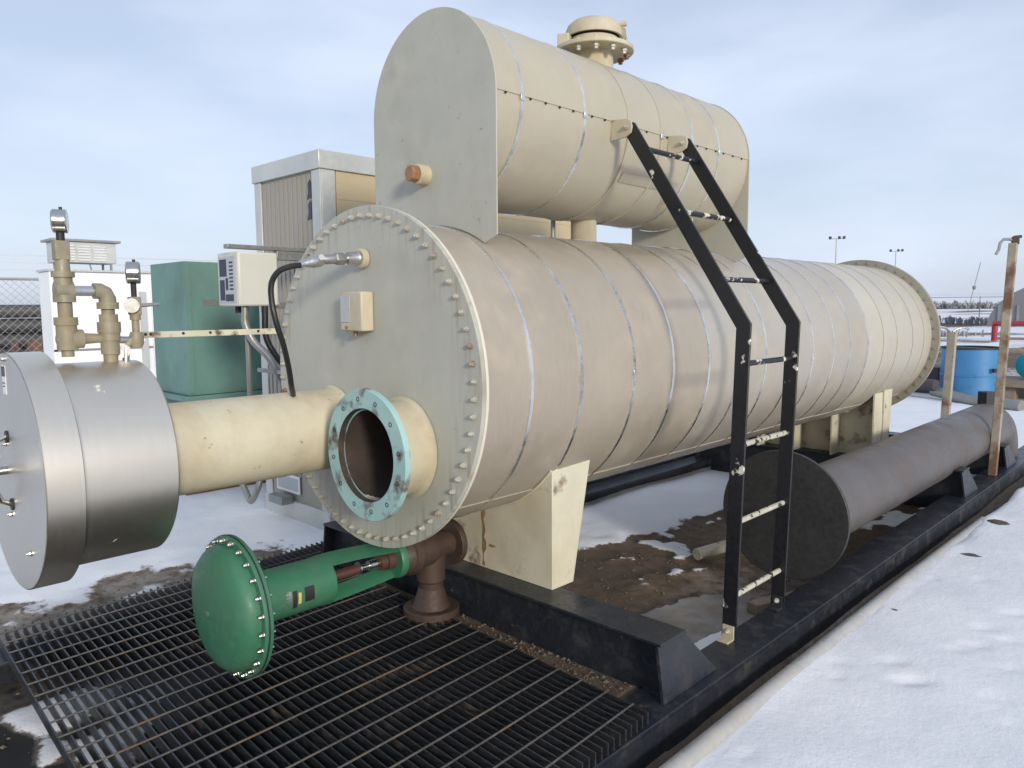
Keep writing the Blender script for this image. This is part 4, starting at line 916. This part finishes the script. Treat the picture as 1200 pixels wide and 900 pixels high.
# wire fences
def fence(p0, p1, h, label, mesh=True, step=3., zt=None, barbs=3, dm=.075, wr=.0035):
    p0 = Vector(p0); p1 = Vector(p1); d = p1-p0; ln = d.length; d.normalize()
    f = thing('wire_fence', tuple(p0), label, 'fence')
    n = int(ln/step)
    for k in range(n+1):
        p = p0+d*(k*step)
        MB().cyl((p.x, p.y, -.2), (p.x, p.y, h+.05), .03, n=8).build('fence_post', galv_m, f)
        MB().cyl((p.x, p.y, h+.05), (p.x-.1, p.y-.05, h+.42), .015, n=6).build('barb_arm', galv_m, f)
    MB().cyl((p0.x, p0.y, h), (p1.x, p1.y, h), .022, n=8).build('top_rail', galv_m, f)
    for j in range(barbs):
        z = h+.15+.12*j; MB().tube([(p0.x-.03*j, p0.y, z), (p1.x-.03*j, p1.y, z)], .006, 4).build('barbed_wire', galv_m, f)
    if mesh:
        b = MB(); hh = h+.05; s = -hh
        while s < ln:
            for sg in (1, -1):
                a0, a1 = (s, s+hh); z0, z1 = (-.05, h) if sg > 0 else (h, -.05)
                t0 = max(0, (0-a0)/(a1-a0)); t1 = min(1, (ln-a0)/(a1-a0))
                if t1 <= t0: continue
                A = p0+d*(a0+(a1-a0)*t0); B = p0+d*(a0+(a1-a0)*t1)
                b.tube([(A.x, A.y, z0+(z1-z0)*t0), (B.x, B.y, z0+(z1-z0)*t1)], wr, 3)
            s += dm*1.6
        b.build('wire_mesh', galv_m, f, smooth=False, kind='stuff')
    return f
fence((-13.1, -3.2, 0), (-11.2, 5.8, 0), 1.88, 'chain link fence with barbed wire strands behind the white unit at far left')
fence((-28, 62, 0), (6, 66, 0), 1.9, 'far wire fence in the snow before the arched shed', mesh=False, step=4, barbs=2)
# pipe racks beyond the fence
kk = 0
for row, (bx, nn_) in enumerate([(-17.2, 6), (-18.6, 6)]):
    pass
for j in range(4):
    for i in range(3):
        x = -17.2-i*.55; z = .45+j*.30
        lab = 'stacked dark line pipe beyond the chain link fence'
        tag(MB().cyl((x+.5, -2.5, z), (x+1.8, 4.6, z), .14, n=12).build('line_pipe', dpipe_m), lab, 'pipe', 'dark pipes stacked beyond the fence')
sp_ = MB(); rs = random.Random(5)
for k in range(70):
    c_ = (-15.6+rs.uniform(-.7, .7), 2.75+rs.uniform(-.65, .5), -.05+rs.random()**1.6*.75)
    sp_.obox(c_, (rs.uniform(.1, .6), rs.uniform(.06, .25), rs.uniform(.05, .2)), (rs.random()*3, rs.random()*3, rs.random()*3))
tag(sp_.build('scrap_heap', rustpile_m, smooth=False), 'brown rusty scrap heap seen through the chain link fence', 'scrap heap')
for k, (y, lab) in enumerate([(-1.0, 'long pale timber lying in the snow beyond the fence, nearer the left edge'), (2.1, 'pale timber lying in the snow below the rusty scrap heap')]):
    tag(MB().box(-14.4-k*.3, -14.15-k*.3, y, y+1.6, -.1, .14).build('timber_beam', wood_m, bevel=.01), lab, 'timber')

# ------------------------------------------------------------------ stones and twig on the near snow
def rock(x, y, r, seed, label, grp=None):
    rs = random.Random(seed); b = MB(); n = 9; prof = [(-.5, .5), (-.2, .9), (.1, 1.), (.35, .75), (.5, .35)]
    v = []; f = []
    for (h, q) in prof:
        for k in range(n):
            a = 2*math.pi*k/n; j = rs.uniform(.75, 1.2); v.append((x+r*q*j*math.cos(a), y+r*.7*q*j*math.sin(a), GZ+.014+min(r*.8, .03)*h*rs.uniform(.85, 1.15)))
    for i in range(len(prof)-1):
        for k in range(n): f.append((i*n+k, i*n+(k+1) % n, (i+1)*n+(k+1) % n, (i+1)*n+k))
    f += [tuple(range((len(prof)-1)*n, len(prof)*n))]
    b.add(v, f); return tag(b.build('stone', stone_m, ang=25), label, 'stone', grp)
rock(1.392, .985, .021, 1, 'largest brown stone lying alone on the snow')
rock(1.595, .714, .014, 2, 'brown stone near the bottom edge of the snow')
for i, (x, y, r_) in enumerate([(1.473, .837, .008), (1.608, .908, .006), (1.664, .773, .007), (1.475, .665, .009), (1.52, .90, .006), (1.44, .86, .007), (1.55, .83, .007), (1.62, .96, .005), (1.36, .80, .006), (1.41, .72, .007), (1.70, .98, .006), (1.78, 1.15, .007), (1.85, 1.05, .006), (1.58, 1.02, .005), (1.35, 1.4, .008), (1.30, 1.9, .012), (1.31, 2.6, .015)]):
    rock(x, y, r_, 10+i, 'tiny dark stone scattered on the near snow', 'tiny stones scattered on the near snow')
rock(1.385, 3.20, .07, 71, 'flat dark clod on the snow beside the far skid beam')
rock(1.325, 2.05, .035, 72, 'small flat brown clod beside the ground pipe')
rock(1.335, 4.10, .08, 73, 'dark clod half buried at the far end of the snow edge')
tag(MB().tube([(1.725, 1.50, GZ+.012), (1.74, 1.55, GZ+.02), (1.735, 1.60, GZ+.03)], [.003, .0025, .001], 6).build('twig', wood_m), 'thin dry twig sticking out of the near snow', 'twig')

# loose grit on the bare dirt, one uncountable mass
def grit(n, xr, yr, seed, zoff=.0):
    rs = random.Random(seed); b = MB(); done = 0
    while done < n:
        x = rs.uniform(*xr); y = rs.uniform(*yr)
        i = int(np.searchsorted(gx, x)); j = int(np.searchsorted(gy, y))
        if snow[j, i] > .35: done += 1; continue
        r = .003+.011*rs.random()**4; z = Z[j, i]+r*.3; a = rs.random()*6.28; e = rs.uniform(.5, 1.)
        c, s_ = math.cos(a)*r, math.sin(a)*r
        b.add([(x+c, y+s_, z), (x-s_*e, y+c*e, z+r*.2), (x-c, y-s_, z), (x+s_*e, y-c*e, z-r*.1), (x+r*.2, y, z+r*.7)], [(0, 1, 4), (1, 2, 4), (2, 3, 4), (3, 0, 4)]); done += 1
    return b
gg = grit(2600, (-.95, .95), (.62, 4.6), 3); g2_ = grit(1300, (-.94, .95), (.30, .49), 4); gg.add(g2_.v, g2_.f); g3_ = grit(1800, (-2.3, .2), (-1.7, .9), 5); gg.add(g3_.v, g3_.f); g4_ = grit(2200, (1.13, 1.30), (-.2, 5), 6); gg.add(g4_.v, g4_.f)
grit_m = mat('grit', (.15, .12, .09), .9, 0, .5, 25)
gv = gg.build('grit', grit_m, smooth=False); gv['kind'] = 'stuff'
